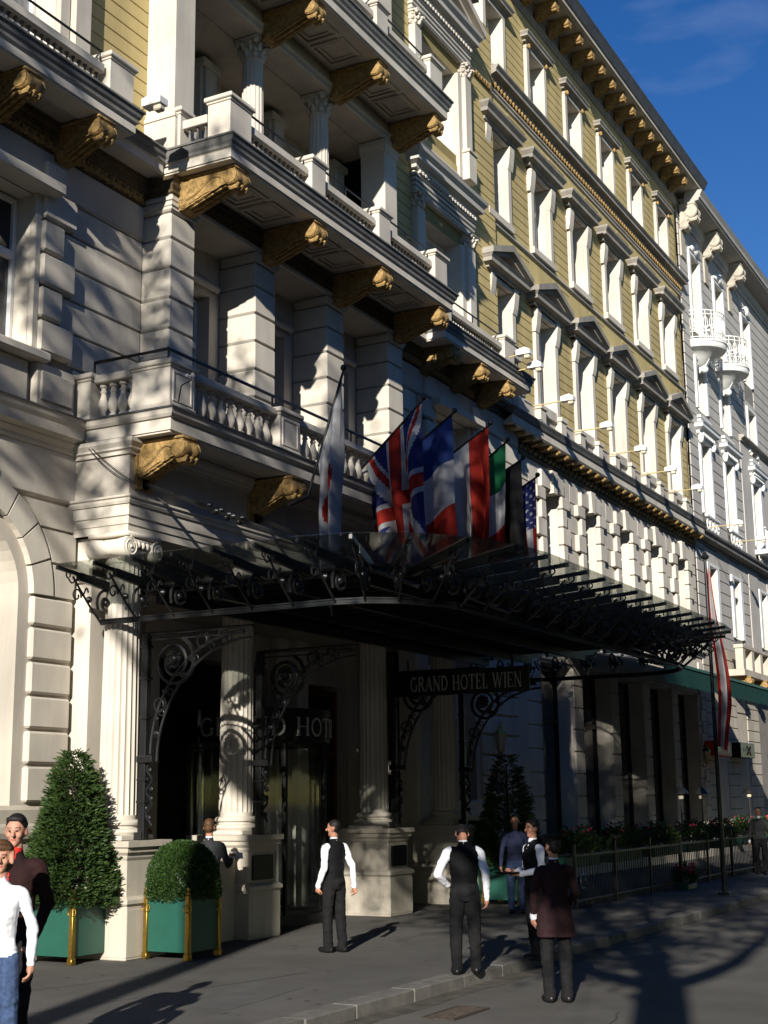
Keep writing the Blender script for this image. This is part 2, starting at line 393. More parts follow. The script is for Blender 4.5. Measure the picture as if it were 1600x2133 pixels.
patch('gutter_dirt', wob((10, 6.98), (40, 7.05), 60, .04)+[(40, 7.29), (10, 7.29)], -.127, 'gutter', roado)
rs_ = random.Random(5); b = MB()
for k in range(170):
    x_, y_ = rs_.uniform(10, 32), rs_.uniform(7.7, 12.0); r_ = rs_.choice((.012, .018, .025, .04)); n_ = 7; b.add([(x_+r_*rs_.uniform(.6, 1.2)*math.cos(2*PI*i/n_), y_+r_*rs_.uniform(.6, 1.2)*math.sin(2*PI*i/n_), .0025) for i in range(n_)], [list(range(n_))])
tag(b.build('pavement_stains', 'crack', pave), kind='stuff'); b = MB()
for k in range(120):
    x_, y_ = rs_.uniform(8, 30), rs_.uniform(2.5, 7.2); r_ = rs_.choice((.015, .03, .05, .09)); n_ = 9; b.add([(x_+r_*rs_.uniform(.5, 1.3)*math.cos(2*PI*i/n_), y_+r_*rs_.uniform(.5, 1.3)*math.sin(2*PI*i/n_), -.1275) for i in range(n_)], [list(range(n_))])
tag(b.build('road_stains', 'asphalt_patch', roado), kind='stuff')
# gully grate
g = onZ(950, 2112, -.13); gg = thing('drain_grate', 'small rusty rectangular drain grate set in the road beside the kerb', 'drain', (g.x, g.y, -.13))
b = MB(); b.box(g.x-.42, g.x+.42, g.y-.17, g.y+.17, -.129, -.124); b.build('pit', 'crack', gg)
b = MB()
for s_ in (-1, 1): b.box(g.x-.44, g.x+.44, g.y+s_*.17-.02, g.y+s_*.17+.02, -.129, -.112); b.box(g.x+s_*.43-.02, g.x+s_*.43+.02, g.y-.149, g.y+.149, -.129, -.112)
b.build('grate_frame', 'rust', gg)
me = MB(); me.cbox(-.012, .012, -.148, .148, -.008, .008, .002); me = me.mesh('bar', 'rust')
for i in range(13): inst('bar', me, gg, (g.x-.36+.06*i, g.y, -.119))

# ================================================================ HOTEL
XC = 21.07; YW = 13.43; YM = 13.55; YC = 12.88; YE = 12.36
H = thing('hotel_building', 'long cream and yellow hotel with balconies, ochre brackets and columned entrance', 'building', (XC, 14, 0))
def mould(name, path, prof, m, parent=H, smooth=None): b = MB(); b.sweep(path, prof); return b.build(name, m, parent, smooth)
def plain_wall(name, x0, x1, z0, z1, Y, ops, m, depth=.35, parent=H):
    b = MB(); o_ = None
    wall(b, x0, x1, z0, z1, Y, [], depth) if not ops else None
    if ops:
        r_ = MB(); wall(b, x0, x1, z0, z1, Y, ops, depth, r_)
    o_ = b.build(name, m, parent)
    for i in range(len(ops)):
        q = MB(); q.add(r_.v[i*16:(i+1)*16], [[k*4, k*4+1, k*4+2, k*4+3] for k in range(4)]); q.build('reveal', 'white', o_)
    return o_
def window(xc, z0, z1, wd, Y, parent=H, transom=.68, m='frame', curtain=False, mull=True, pane='glass'):
    """white casement window: frame, mullion, transom, panes"""
    b = MB(); f = .075; x0, x1 = xc-wd/2, xc+wd/2; zt = z0+(z1-z0)*transom
    b.cbox(x0, x0+f, Y-.05, Y+.05, z0, z1, .01); b.cbox(x1-f, x1, Y-.05, Y+.05, z0, z1, .01)
    b.cbox(x0+f, x1-f, Y-.05, Y+.05, z0, z0+f, .01); b.cbox(x0+f, x1-f, Y-.05, Y+.05, z1-f, z1, .01)
    b.cbox(x0+f, x1-f, Y-.08, Y+.05, zt-.06, zt+.06, .012)
    if mull:
        b.cbox(xc-.05, xc+.05, Y-.06, Y+.05, z0+f, zt-.06, .01); b.cbox(xc-.035, xc+.035, Y-.045, Y+.05, zt+.06, z1-f, .01)
    o = b.build('window', m, parent)
    spans = ((x0+f, xc-.05), (xc+.05, x1-f)) if mull else ((x0+f, x1-f),)
    for (a, c) in spans:
        for (d, e) in ((z0+f, zt-.06), (zt+.06, z1-f)):
            p = MB(); p.box(a, c, Y+.012, Y+.026, d, e); p.build('pane', 'pane_light' if curtain else pane, o)
            if False:
                p = MB(); p.add([(a+(c-a)*t/8, Y+.16+.03*(t % 2), zz) for zz in (d, e) for t in range(9)], [(t, t+1, t+10, t+9) for t in range(8)]); p.build('curtain', 'curtain', o)
    return o
# ---- repeated ornaments ------------------------------------------------
def console_mesh(w, d, h, m, detail=True):
    """scrolled bracket: top at z=0, back at y=0, projecting to -y"""
    b = MB(); pr = [(0, 0), (-d, 0), (-d, -.10*h), (-d+.02, -.16*h)]
    r1 = .25*h; r2 = .15*h
    c1 = (-d+r1*.62, -.09*h-r1*.98); c2 = (-r2*1.05, -h+r2*1.25)
    N = 8
    for i in range(N+1):
        t = i/N; yy = -d+r1*.6+(d-r1*.6-.04)*t; zz = -.42*h-(.56*h)*(t**1.5)-math.sin(t*PI)*.06*h*(1 if t < .5 else .4)
        pr.append((yy, zz))
    pr.append((0, -h))
    b.prism(pr, 'x', -w/2, w/2)
    for c, r, e in ((c1, r1, .02), (c2, r2, .015)):
        b.lathe([(r*.55, -w/2-e-.012), (r*.9, -w/2-e), (r, -w/2), (r, -w/6), (r*.86, 0), (r, w/6), (r, w/2), (r*.9, w/2+e), (r*.55, w/2+e+.012)], (0, c[0], c[1]), 12, 'x')
    # abacus plate
    b.cbox(-w/2-.03, w/2+.03, -d-.02, -.001, -.075*h, -.001, .01)
    if detail:
        for sx in (-1, 1):
            for c, r, ph in ((c1, r1, 2.2), (c2, r2, -.6)):
                pts = []
                for i in range(22):
                    a = ph+i*.42; rr = r*(.98-.036*i); pts.append((sx*(w/2+.024), c[0]+rr*math.cos(a), c[1]+rr*math.sin(a)))
                b.tube(pts, .035*h*.6, 5)
            pts = [(sx*(w/2+.006), -d*.75+d*.62*t, -.28*h-.5*h*t*t+.08*h*math.sin(t*7)) for t in [i/9 for i in range(10)]]
            b.tube(pts, .03*h, 5)
        cv = lambda t: (-d+r1*.6+(d-r1*.6-.04)*t, -.43*h-(.56*h)*(t**1.5)-math.sin(t*PI)*.06*h)
        for sx in (-1, 0, 1):   # curled leaf tip under the front scroll
            b.tube([(sx*w*.3, c1[0]+r1*.7, c1[1]-r1*.6), (sx*w*.32, c1[0]+r1*.1, c1[1]-r1*1.25), (sx*w*.36, c1[0]-r1*.65, c1[1]-r1*1.2), (sx*w*.36, c1[0]-r1*.95, c1[1]-r1*.8)], [.05*h, .085*h, .075*h, .035*h], 7)
        for i in range(6):   # acanthus leaves lapping down the front curve
            for sx in (-1, 0, 1):
                t0 = max(0, min(.98, 1-(i+(.5 if sx == 0 else 0))/6)); t1 = max(0, t0-.26); k = .045*h if sx == 0 else .036*h
                p0, p1 = cv(t0), cv(t1); pm_ = cv((t0+t1)/2); lift = .05*h
                b.tube([(sx*w*.27, p0[0], p0[1]+.01), (sx*w*.29, pm_[0]-lift*.5, pm_[1]-lift*.4), (sx*w*.33, p1[0]-lift*.9, p1[1]-lift*.9), (sx*w*.34, p1[0]-lift*1.3, p1[1]-lift*.6)], [k*.6, k*1.5, k*1.2, k*.5], 6)
                if sx: b.tube([(sx*w*.46, p0[0], p0[1]), (sx*w*.49, pm_[0]-lift*.2, pm_[1]-lift*.2), (sx*w*.47, p1[0]-lift*.5, p1[1]-lift*.5)], [k*.4, k*.8, k*.35], 5)
    return b.mesh('console', m, 50)
def baluster_mesh(h, r, m, seg=12):
    p = [(.75, 0), (.75, .07), (.5, .09), (.5, .13), (.62, .16), (.95, .28), (1.0, .36), (.88, .46), (.55, .62), (.45, .72), (.62, .75), (.62, .79), (.45, .81), (.5, .88), (.78, .91), (.78, 1.0)]
    b = MB(); b.lathe([(r*a, h*t) for a, t in p], (0, 0, 0), seg); return b.mesh('baluster', m, 45)
def fluted(b, cx, cy, z0, z1, r0, r1, nf=20, rings=7):
    n = nf*4; vs = []
    zs = [z0, z0+.06]+[z0+.06+(z1-z0-.12)*i/(rings-1) for i in range(rings)]+[z1]
    for k, z in enumerate(zs):
        t = (z-z0)/(z1-z0); r = r0+(r1-r0)*(t**1.6); flat = k in (0, 1, len(zs)-1)
        for i in range(n):
            a = 2*PI*i/n; q = i % 4
            rr = r if flat else r*(1.0 if q == 0 else (.93 if q in (1, 3) else .905))
            vs.append((cx+rr*math.cos(a), cy+rr*math.sin(a), z))
    fs = [(k*n+i, k*n+(i+1) % n, (k+1)*n+(i+1) % n, (k+1)*n+i) for k in range(len(zs)-1) for i in range(n)]
    fs += [list(range(n))[::-1], list(range((len(zs)-1)*n, len(zs)*n))]
    b.add(vs, fs)
def ionic_capital(s):
    """scale s = column radius; base z=0, height about 1.75 s"""
    b = MB(); b.lathe([(s, 0), (s*1.06, .12*s), (s*1.02, .25*s), (s*1.2, .55*s), (s*1.25, .75*s)], (0, 0, 0), 24)
    for sx in (-1, 1):
        b.lathe([(.30*s, -1.42*s), (.56*s, -1.36*s), (.60*s, -1.2*s), (.52*s, -.6*s), (.40*s, -.12*s), (.44*s, 0), (.40*s, .12*s), (.52*s, .6*s), (.60*s, 1.2*s), (.56*s, 1.36*s), (.30*s, 1.42*s)], (sx*1.22*s, 0, .80*s), 18, 'y')
        for fy in (-1, 1):
            pts = []
            for i in range(30):
                a = (PI/2 if sx < 0 else PI/2)+(-sx)*i*.5*(-1); rr = s*(.57-.0175*i)
                pts.append((sx*1.22*s+rr*math.cos(a), fy*1.40*s, .80*s+rr*math.sin(a)))
            b.tube(pts, .05*s, 5)
            b.ball((sx*1.22*s, fy*1.42*s, .80*s), .11*s, 8, 5)
    b.cbox(-1.22*s, 1.22*s, -1.30*s, 1.30*s, 1.12*s, 1.38*s, .02)
    for i in range(5): b.ball((-.8*s+.4*s*i, -1.30*s, 1.0*s), .16*s, 8, 5, (1, .8, 1.3))
    b.cbox(-1.55*s, 1.55*s, -1.45*s, 1.45*s, 1.40*s, 1.66*s, .03)
    return b.mesh('capital', 'white', 45)
def corinthian(s, h):
    b = MB(); b.lathe([(s*.9, 0), (s*1.05, h*.06), (s*.9, h*.1), (s*.95, h*.6), (s*1.25, h*.86)], (0, 0, 0), 16)
    for ring, (z, n, r) in enumerate(((.12, 8, 1.0), (.42, 8, 1.08))):
        for i in range(n):
            a = 2*PI*(i+ring*.5)/n; b.ball((r*s*math.cos(a), r*s*math.sin(a), h*(z+.16)), s*.32, 6, 5, (.8, .8, 1.5)); b.ball((r*1.22*s*math.cos(a), r*1.22*s*math.sin(a), h*(z+.28)), s*.2, 6, 5)
    for i in range(4):
        a = PI/4+i*PI/2; b.ball((1.5*s*math.cos(a), 1.5*s*math.sin(a), h*.8), s*.3, 8, 5)
    b.cbox(-1.35*s, 1.35*s, -1.35*s, 1.35*s, h*.88, h, .02)
    return b.mesh('capital', 'white', 50)

# ---- portico -------------------------------------------------------------
COLX = [15.74, 18.68, 23.26, 26.30]; CY = 12.65
capm = ionic_capital(.255)
for i, x in enumerate(COLX):
    p = MB(); p.cbox(x-.44, x+.44, 12.10, 13.25, 0, .70, .01); p.sweep([(x-.44, 13.25), (x-.44, 12.10), (x+.44, 12.10), (x+.44, 13.25)], [(-.3, .70), (.0, .70), (.03, .73), (.03, .78), (-.03, .82), (-.3, .82)])
    p.cbox(x-.385, x+.385, 12.16, 13.25, .80, 1.30, .008)
    p.sweep([(x-.385, 13.25), (x-.385, 12.16), (x+.385, 12.16), (x+.385, 13.25)], [(-.3, 1.29), (0, 1.29), (.02, 1.33), (.02, 1.36), (.06, 1.40), (.06, 1.46), (.10, 1.47), (.10, 1.55), (-.3, 1.55)])
    ped = p.build('pedestal', 'stone', H)
    for k in (0, 1): piece('pedestal_stone', x-.446, x+.446, 12.094+k*.585, 12.094+k*.585+.575, .03, .66, 'stone', ped, c=.012)
    if i in (1, 2): boxpart('plaque', x-.29, x+.29, 12.125, 12.16, .87, 1.24, 'sign_black', ped)
    c = MB(); c.cbox(x-.36, x+.36, CY-.36, CY+.36, 1.551, 1.62, .01)
    c.lathe([(.35, 1.621), (.375, 1.66), (.35, 1.70), (.30, 1.71), (.295, 1.74), (.33, 1.76), (.335, 1.79), (.31, 1.82), (.28, 1.83)], (x, CY, 0), 28)
    fluted(c, x, CY, 1.83, 5.44, .272, .245, 20)
    co = c.build('column', 'white', H, 35)
    inst('capital', capm, co, (x, CY, 5.43))
ent = [(15.44, YW), (15.44, YE), (26.62, YE), (26.62, YW)]
b = MB(); b.box(15.45, 26.61, YE+.01, 13.1, 5.86, 7.21)
b.build('entablature_core', 'white2', H)
mould('architrave', ent, [(0, 5.855), (0, 5.97), (.02, 5.975), (.02, 6.09), (.045, 6.095), (.045, 6.26)], 'white')
mould('architrave_moulding', ent, [(.02, 6.262), (.07, 6.262), (.09, 6.30), (.09, 6.335), (.12, 6.35), (.12, 6.38), (.0, 6.40)], 'white')
mould('frieze', ent, [(.01, 6.402), (.01, 7.0)], 'white2')
mould('bed_moulding', ent, [(.012, 7.0), (.05, 7.0), (.05, 7.05), (.09, 7.07), (.09, 7.10), (.14, 7.16), (.14, 7.218)], 'white')
# porch ceiling and rear wall
b = MB(); b.box(15.5, 26.6, 13.1, 15.2, 5.2, 5.4); b.build('porch_ceiling', 'white2', H)
RY = 14.75
ops = [(16.3, 17.9, .2, 4.4), (19.25, 22.85, 0, 4.6), (24.1, 25.7, .2, 4.4)]
plain_wall('porch_rear_wall', 15.5, 28.2, 0, 5.3, RY, ops, 'white2', .5)
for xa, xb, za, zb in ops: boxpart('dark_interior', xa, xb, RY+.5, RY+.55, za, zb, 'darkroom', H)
for x in (16.0, 18.2, 19.0, 23.1, 23.9, 25.95): boxpart('porch_pilaster', x-.2, x+.2, RY-.16, RY-.002, 0, 5.2, 'white', H)
for xa, xb in ((16.4, 17.8), (24.2, 25.6)):
    f = MB(); f.cbox(xa, xa+.1, RY+.05, RY+.2, .2, 4.3, .01); f.cbox(xb-.1, xb, RY+.05, RY+.2, .2, 4.3, .01); f.cbox(xa+.1, xb-.1, RY+.05, RY+.2, 2.9, 3.05, .01); f.cbox((xa+xb)/2-.06, (xa+xb)/2+.06, RY+.05, RY+.2, .2, 2.9, .01); f.cbox(xa+.1, xb-.1, RY+.05, RY+.2, 4.2, 4.3, .01)
    d = f.build('door', 'wood', H); p = MB(); p.box(xa+.1, xb-.1, RY+.10, RY+.115, .2, 4.2); p.build('pane', 'glass', d)
# antae against the side bay wall behind the first and last column
for x0, x1 in ((15.56, 16.15), (25.95, 26.55)): boxpart('anta', x0, x1, 13.1, 13.5, 0, 5.855, 'white', H)
# low parapet between the first two columns
boxpart('porch_parapet', 16.19, 18.23, 12.35, 12.75, 0, 1.25, 'stone', H); 
# revolving door drum with curved lettered band
DX, DY = 21.2, 13.95
d = MB(); d.lathe([(1.32, 3.05), (1.36, 3.07), (1.36, 3.62), (1.32, 3.64)], (DX, DY, 0), 40); d.lathe([(1.30, 0), (1.30, .18)], (DX, DY, 0), 40)
for k in range(8): a = k*PI/4+.2; d.tube([(DX+1.3*math.cos(a), DY+1.3*math.sin(a), .18), (DX+1.3*math.cos(a), DY+1.3*math.sin(a), 3.06)], .045, 6)
for k in range(4): a = k*PI/2+.6; d.tube([(DX, DY, .2), (DX+1.25*math.cos(a), DY+1.25*math.sin(a), .2), (DX+1.25*math.cos(a), DY+1.25*math.sin(a), 3.0), (DX, DY, 3.0)], .035, 5)
drum = d.build('revolving_door', 'sign_black', H, 40)
g = MB(); g.lathe([(1.27, .2), (1.27, 3.04)], (DX, DY, 0), 40, cap=False); g.build('pane', 'canopy_glass', drum)

# ---- lower balcony ---------------------------------------------------------
LB = part_group('balcony', H, (XC, 12, 7.4))
lb = [(15.34, YW), (15.34, 11.56), (26.8, 11.56), (26.8, YW)]
def slab(path, z0, z1, parent, m='white', mtop='lead', inner=.25, split=.46):
    h = z1-z0
    mould('slab', path, [(-.45, z0+.001), (-.06, z0), (-.06, z0+.02), (-.035, z0+.03), (-.035, z0+h*(split-.04)), (-.01, z0+h*split)], m, parent)
    mould('slab_cyma', path, [(-.03, z0+h*split+.001), (0, z0+h*split+.002), (0, z0+h*.6), (.03, z0+h*.70), (.05, z0+h*.86), (.06, z0+h*.9)], mtop if split < .6 else m, parent)
    mould('slab_flashing', path, [(.03, z0+h*.9+.001), (.075, z0+h*.9+.001), (.075, z1-.008), (.0, z1), (-.5, z1+.01)], mtop if split < .6 else 'lead', parent)
slab(lb, 7.22, 7.58, LB, mtop='grime', split=.62)
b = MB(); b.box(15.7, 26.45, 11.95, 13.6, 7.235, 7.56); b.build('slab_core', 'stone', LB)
balm = baluster_mesh(.52, .085, 'white')
def baluster_run(p, q, z, n, parent, me=balm, name='baluster'):
    for i in range(n): t = (i+.5)/n; inst(name, me, parent, (p[0]+(q[0]-p[0])*t, p[1]+(q[1]-p[1])*t, z))
def rail_run(p, q, z0, z1, wd, m, parent, name='coping'):
    b = MB(); 
    if abs(p[0]-q[0]) > abs(p[1]-q[1]): b.cbox(p[0], q[0], p[1]-wd/2, p[1]+wd/2, z0, z1, .015)
    else: b.cbox(p[0]-wd/2, p[0]+wd/2, min(p[1], q[1]), max(p[1], q[1]), z0, z1, .015)
    return b.build(name, m, parent)
def bped(x0, x1, y0, y1, z0, z1, parent, panel=True, m='white'):
    b = MB(); b.cbox(x0-.02, x1+.02, y0-.02, y1+.02, z0, z0+.09, .01); b.cbox(x0, x1, y0, y1, z0+.09, z1-.12, .006)
    b.cbox(x0-.02, x1+.02, y0-.02, y1+.02, z1-.12, z1-.08, .008); b.cbox(x0-.055, x1+.055, y0-.055, y1+.055, z1-.08, z1, .015)
    if panel:
        e = .07; fr = .028
        for (a, c, d, f_) in ((x0+e, x1-e, z0+.13, z0+.13+fr), (x0+e, x1-e, z1-.16-fr, z1-.16), (x0+e, x0+e+fr, z0+.13+fr, z1-.16-fr), (x1-e-fr, x1-e, z0+.13+fr, z1-.16-fr)):
            b.box(a, c, y0-.014, y0+.002, d, f_)
    return b.build('pedestal', m, parent)
LZ = 7.585
bped(15.42, 16.02, 11.66, 12.34, LZ, 8.33, LB)
bped(15.42, 15.78, 13.12, 13.42, LZ, 8.33, LB, False)
for x in (18.68, 23.3, 26.42): bped(x-.31, x+.31, 11.66, 12.0, LZ, 8.33, LB)
for p, q, n in (((15.6, 12.36), (15.6, 13.1), 4), ((16.06, 11.83), (18.33, 11.83), 9), ((19.03, 11.83), (22.95, 11.83), 15), ((23.65, 11.83), (26.07, 11.83), 9)):
    b0 = rail_run(p, q, LZ, LZ+.07, .24, 'white', LB, 'plinth_rail'); rail_run(p, q, LZ+.595, 8.30, .27, 'white', LB)
    baluster_run(p, q, LZ+.072, n, LB)
def handrail(pts, r, parent, posts=(), zlow=0):
    b = MB(); b.tube(pts, r, 6)
    for p in posts: b.tube([p, (p[0], p[1], zlow)], r*.7, 5)
    return b.build('handrail', 'iron', parent)
handrail([(15.6, 13.2, 8.55), (15.6, 11.83, 8.55), (23.6, 11.83, 8.55)], .028, LB, [(15.6, 13.2, 8.55), (15.6, 11.83, 8.55), (18.4, 11.83, 8.55), (21, 11.83, 8.55)], 8.31)
con_big = console_mesh(.33, .84, .55, 'ochre'); con_long = console_mesh(.35, 1.10, .57, 'ochre')
for x in COLX: inst('console', con_big, H, (x, YE-.005, 7.20))
for x in COLX: boxpart('console_block', x-.21, x+.21, YE-.06, YE+.02, 6.5, 7.0, 'ochre', H)

# ---- loggia of the middle storey -------------------------------------------
PX = [17.31, 19.79, 22.29, 24.81]; ZC = [7.60, 7.94, 8.45, 8.97, 9.48, 9.995, 10.51, 11.02, 11.46]
for k, x in enumerate(PX):
    core = boxpart('pilaster', x-.315, x+.315, YC+.03, 13.66, 7.59, 11.62, 'joint', H)
    for i in range(len(ZC)-1): piece('rusticated_block', x-.335, x+.335, YC, 13.655, ZC[i]+.014, ZC[i+1]-.014, 'white', core, c=.022)
    b = MB(); b.sweep([(x-.335, 13.6), (x-.335, YC), (x+.335, YC), (x+.335, 13.6)], [(-.1, 11.47), (.0, 11.47), (.03, 11.5), (.03, 11.54), (.05, 11.56), (.05, 11.62), (-.1, 11.63)]); b.build('pilaster_cap', 'white', core)
ops = [(xx-.62, xx+.62, 7.62, 10.85) for xx in (18.55, 21.04, 23.55)]
plain_wall('loggia_wall', 16.94, 25.2, 7.59, 11.7, 13.66, ops, 'white2', .4)
for xx in (18.55, 21.04, 23.55):
    window(xx, 7.7, 10.82, 1.22, 13.95, transom=.72)
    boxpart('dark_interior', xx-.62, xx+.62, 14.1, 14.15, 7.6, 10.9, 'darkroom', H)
    b = MB(); b.sweep([(xx-.75, 13.66), (xx-.75, 13.6), (xx+.75, 13.6), (xx+.75, 13.66)], [(0, 10.95), (.03, 10.95), (.05, 11.0), (.05, 11.05), (0, 11.06)]); b.build('window_hood', 'white', H)
boxpart('loggia_beam', 16.97, 25.17, YC-.02, 13.7, 11.64, 12.12, 'white2', H)
mould('beam_moulding', [(16.97, 13.4), (16.97, YC-.02), (25.17, YC-.02), (25.17, 13.4)], [(0, 11.645), (.03, 11.66), (.03, 11.72), (.0, 11.74)], 'white')
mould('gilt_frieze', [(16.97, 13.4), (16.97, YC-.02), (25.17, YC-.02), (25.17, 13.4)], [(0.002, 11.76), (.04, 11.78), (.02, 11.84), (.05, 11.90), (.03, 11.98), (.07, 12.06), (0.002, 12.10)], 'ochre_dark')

# ---- upper balconies ---------------------------------------------------------
UB = part_group('balcony', H, (XC, 12, 12.3))
ub = [(16.89, YW-.2), (16.89, 11.65), (25.2, 11.65), (25.2, YW-.2)]
slab(ub, 12.09, 12.50, UB, mtop='grime')
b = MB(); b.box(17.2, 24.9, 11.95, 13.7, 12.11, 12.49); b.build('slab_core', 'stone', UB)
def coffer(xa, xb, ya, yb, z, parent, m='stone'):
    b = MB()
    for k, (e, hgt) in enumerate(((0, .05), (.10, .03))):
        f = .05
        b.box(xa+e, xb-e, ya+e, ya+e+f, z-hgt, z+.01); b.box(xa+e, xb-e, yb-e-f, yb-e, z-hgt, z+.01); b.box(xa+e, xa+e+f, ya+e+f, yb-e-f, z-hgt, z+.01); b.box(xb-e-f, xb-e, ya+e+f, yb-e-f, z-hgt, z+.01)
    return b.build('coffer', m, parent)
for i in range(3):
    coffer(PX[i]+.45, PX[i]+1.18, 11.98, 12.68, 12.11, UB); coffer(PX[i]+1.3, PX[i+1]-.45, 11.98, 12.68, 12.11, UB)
for x in PX: inst('console', con_long, H, (x, YC-.03, 12.085))
# pierced low parapets between pedestals
minib = MB(); minib.lathe([(.028, 0), (.018, .03), (.034, .10), (.02, .2), (.014, .26), (.03, .28), (.03, .31)], (0, 0, 0), 8); minib = minib.mesh('baluster', 'grime', 50)
def parapet(x0, x1, Y, z, parent, hh=.62, step=.135, m='white'):
    rail_run((x0, Y), (x1, Y), z, z+.07, .16, m, parent, 'plinth_rail')
    rail_run((x0, Y), (x1, Y), z+.38, z+.38+.15, .2, m, parent)
    n = int((x1-x0)/step)
    for i in range(n): inst('baluster', minib, parent, (x0+(x1-x0)*(i+.5)/n, Y, z+.071))
    b = MB(); b.tube([(x0-.1, Y, z+.78), (x1+.1, Y, z+.78)], .022, 6)
    for t in (.0, .5, 1.0): b.tube([(x0+(x1-x0)*t, Y, z+.52), (x0+(x1-x0)*t, Y, z+.78)], .014, 5)
    b.build('handrail', 'iron', parent)
UZ = 12.51
pds = [(17.0, 17.62), (19.55, 20.02), (22.05, 22.52), (24.5, 25.08)]
for a, c in pds: bped(a, c, 11.76, 12.2, UZ, 13.28, UB, False)
for i in range(3): parapet(pds[i][1]+.03, pds[i+1][0]-.03, 11.92, UZ, UB)
bped(17.0, 17.3, 12.75, 13.0, UZ, 13.28, UB, False)
boxpart('plinth_rail', 17.05, 17.2, 12.24, 12.73, UZ, UZ+.07, 'white', UB); boxpart('coping', 17.03, 17.23, 12.24, 12.73, UZ+.38, UZ+.53, 'white', UB)
for k in range(3): inst('baluster', minib, UB, (17.12, 12.32+.16*k, UZ+.071))

# ---- upper loggia ----------------------------------------------------------
for x0, x1 in ((16.97, 17.52), (24.4, 24.95)):
    b = MB(); b.cbox(x0, x1, 12.86, 13.45, 13.3, 16.0, .01); b.cbox(x0-.05, x1+.05, 12.80, 13.45, UZ, 13.1, .012)
    b.sweep([(x0, 13.45), (x0, 12.86), (x1, 12.86), (x1, 13.45)], [(-.1, 13.102), (.06, 13.11), (.06, 13.16), (.03, 13.2), (.03, 13.25), (0, 13.3), (-.1, 13.302)])
    b.sweep([(x0, 13.45), (x0, 12.86), (x1, 12.86), (x1, 13.45)], [(-.1, 15.7), (.0, 15.7), (.03, 15.73), (.03, 15.78), (.07, 15.86), (.07, 15.98), (-.1, 16.0)])
    b.build('corner_pillar', 'white', H)
capu = corinthian(.2, .42); 
for x in (19.8, 22.2):
    c = MB(); c.cbox(x-.27, x+.27, 12.93, 13.47, UZ, UZ+.22, .01); c.lathe([(.265, 12.731), (.28, 12.77), (.255, 12.81), (.23, 12.83), (.245, 12.87), (.22, 12.9)], (x, 13.2, 0), 20)
    fluted(c, x, 13.2, 12.9, 15.6, .215, .19, 16); co = c.build('column', 'white', H, 35); inst('capital', capu, co, (x, 13.2, 15.58))
ops = [(xx-.62, xx+.62, 12.6, 15.5) for xx in (18.5, 21.0, 23.5)]
plain_wall('upper_loggia_wall', 17.0, 25.0, 12.4, 16.2, 14.6, ops, 'white2', .3)
for xx in (18.5, 21.0, 23.5):
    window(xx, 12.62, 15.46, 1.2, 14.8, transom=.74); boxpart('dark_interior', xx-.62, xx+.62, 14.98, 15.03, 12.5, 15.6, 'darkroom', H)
for x in (17.2, 19.8, 22.2, 24.7):
    b = MB(); b.cbox(x-.26, x+.26, 14.2, 14.6, UZ, 15.7, .01); b.cbox(x-.18, x+.18, 14.13, 14.2, UZ, 15.7, .01); b.cbox(x-.3, x+.3, 14.1, 14.6, 15.7, 15.85, .01); b.build('pier', 'white', H)
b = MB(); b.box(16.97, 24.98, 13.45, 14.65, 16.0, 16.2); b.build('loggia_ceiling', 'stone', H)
boxpart('loggia_beam', 16.95, 24.99, 12.88, 13.45, 16.01, 16.46, 'white2', H)
mould('beam_moulding', [(16.95, 13.4), (16.95, 12.88), (24.99, 12.88), (24.99, 13.4)], [(0, 16.02), (.03, 16.04), (.03, 16.12), (.06, 16.16), (.06, 16.2), (0, 16.22)], 'white')
VB = part_group('balcony', H, (XC, 12, 16.7))
vb = [(16.95, YW-.1), (16.95, 11.65), (25.15, 11.65), (25.15, YW-.1)]
slab(vb, 16.44, 16.92, VB, mtop='grime')
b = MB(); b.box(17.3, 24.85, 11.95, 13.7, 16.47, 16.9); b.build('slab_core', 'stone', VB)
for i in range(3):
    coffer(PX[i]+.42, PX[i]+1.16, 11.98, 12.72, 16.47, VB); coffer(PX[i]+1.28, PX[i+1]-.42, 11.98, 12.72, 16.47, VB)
for x in PX: inst('console', con_long, H, (x, 12.87, 16.435))
pd2 = [(17.05, 17.62), (19.55, 20.02), (22.05, 22.52), (24.45, 25.05)]
for a, c in pd2: bped(a, c, 11.76, 12.2, 16.93, 17.7, VB, False)
for i in range(3): parapet(pd2[i][1]+.03, pd2[i+1][0]-.03, 11.92, 16.93, VB)
bped(24.7, 25.05, 12.85, 13.2, 16.93, 17.7, VB, False)
boxpart('coping', 24.8, 24.95, 12.22, 12.83, 17.31, 17.46, 'white', VB); boxpart('plinth_rail', 24.8, 24.95, 12.22, 12.83, 16.93, 17.0, 'white', VB)
boxpart('corner_pillar', 24.3, 24.9, 12.9, 13.5, 16.93, 21.5, 'white', H)
boxpart('corner_pillar', 17.0, 17.55, 12.9, 13.5, 16.93, 21.5, 'white', H)
plain_wall('top_loggia_wall', 17.0, 25.0, 16.9, 21.5, 13.7, [(20.4, 21.7, 17.3, 20.4)], 'yellow', .3)
boxpart('top_beam', 16.95, 25.0, 12.9, 13.72, 21.4, 22.4, 'white2', H)
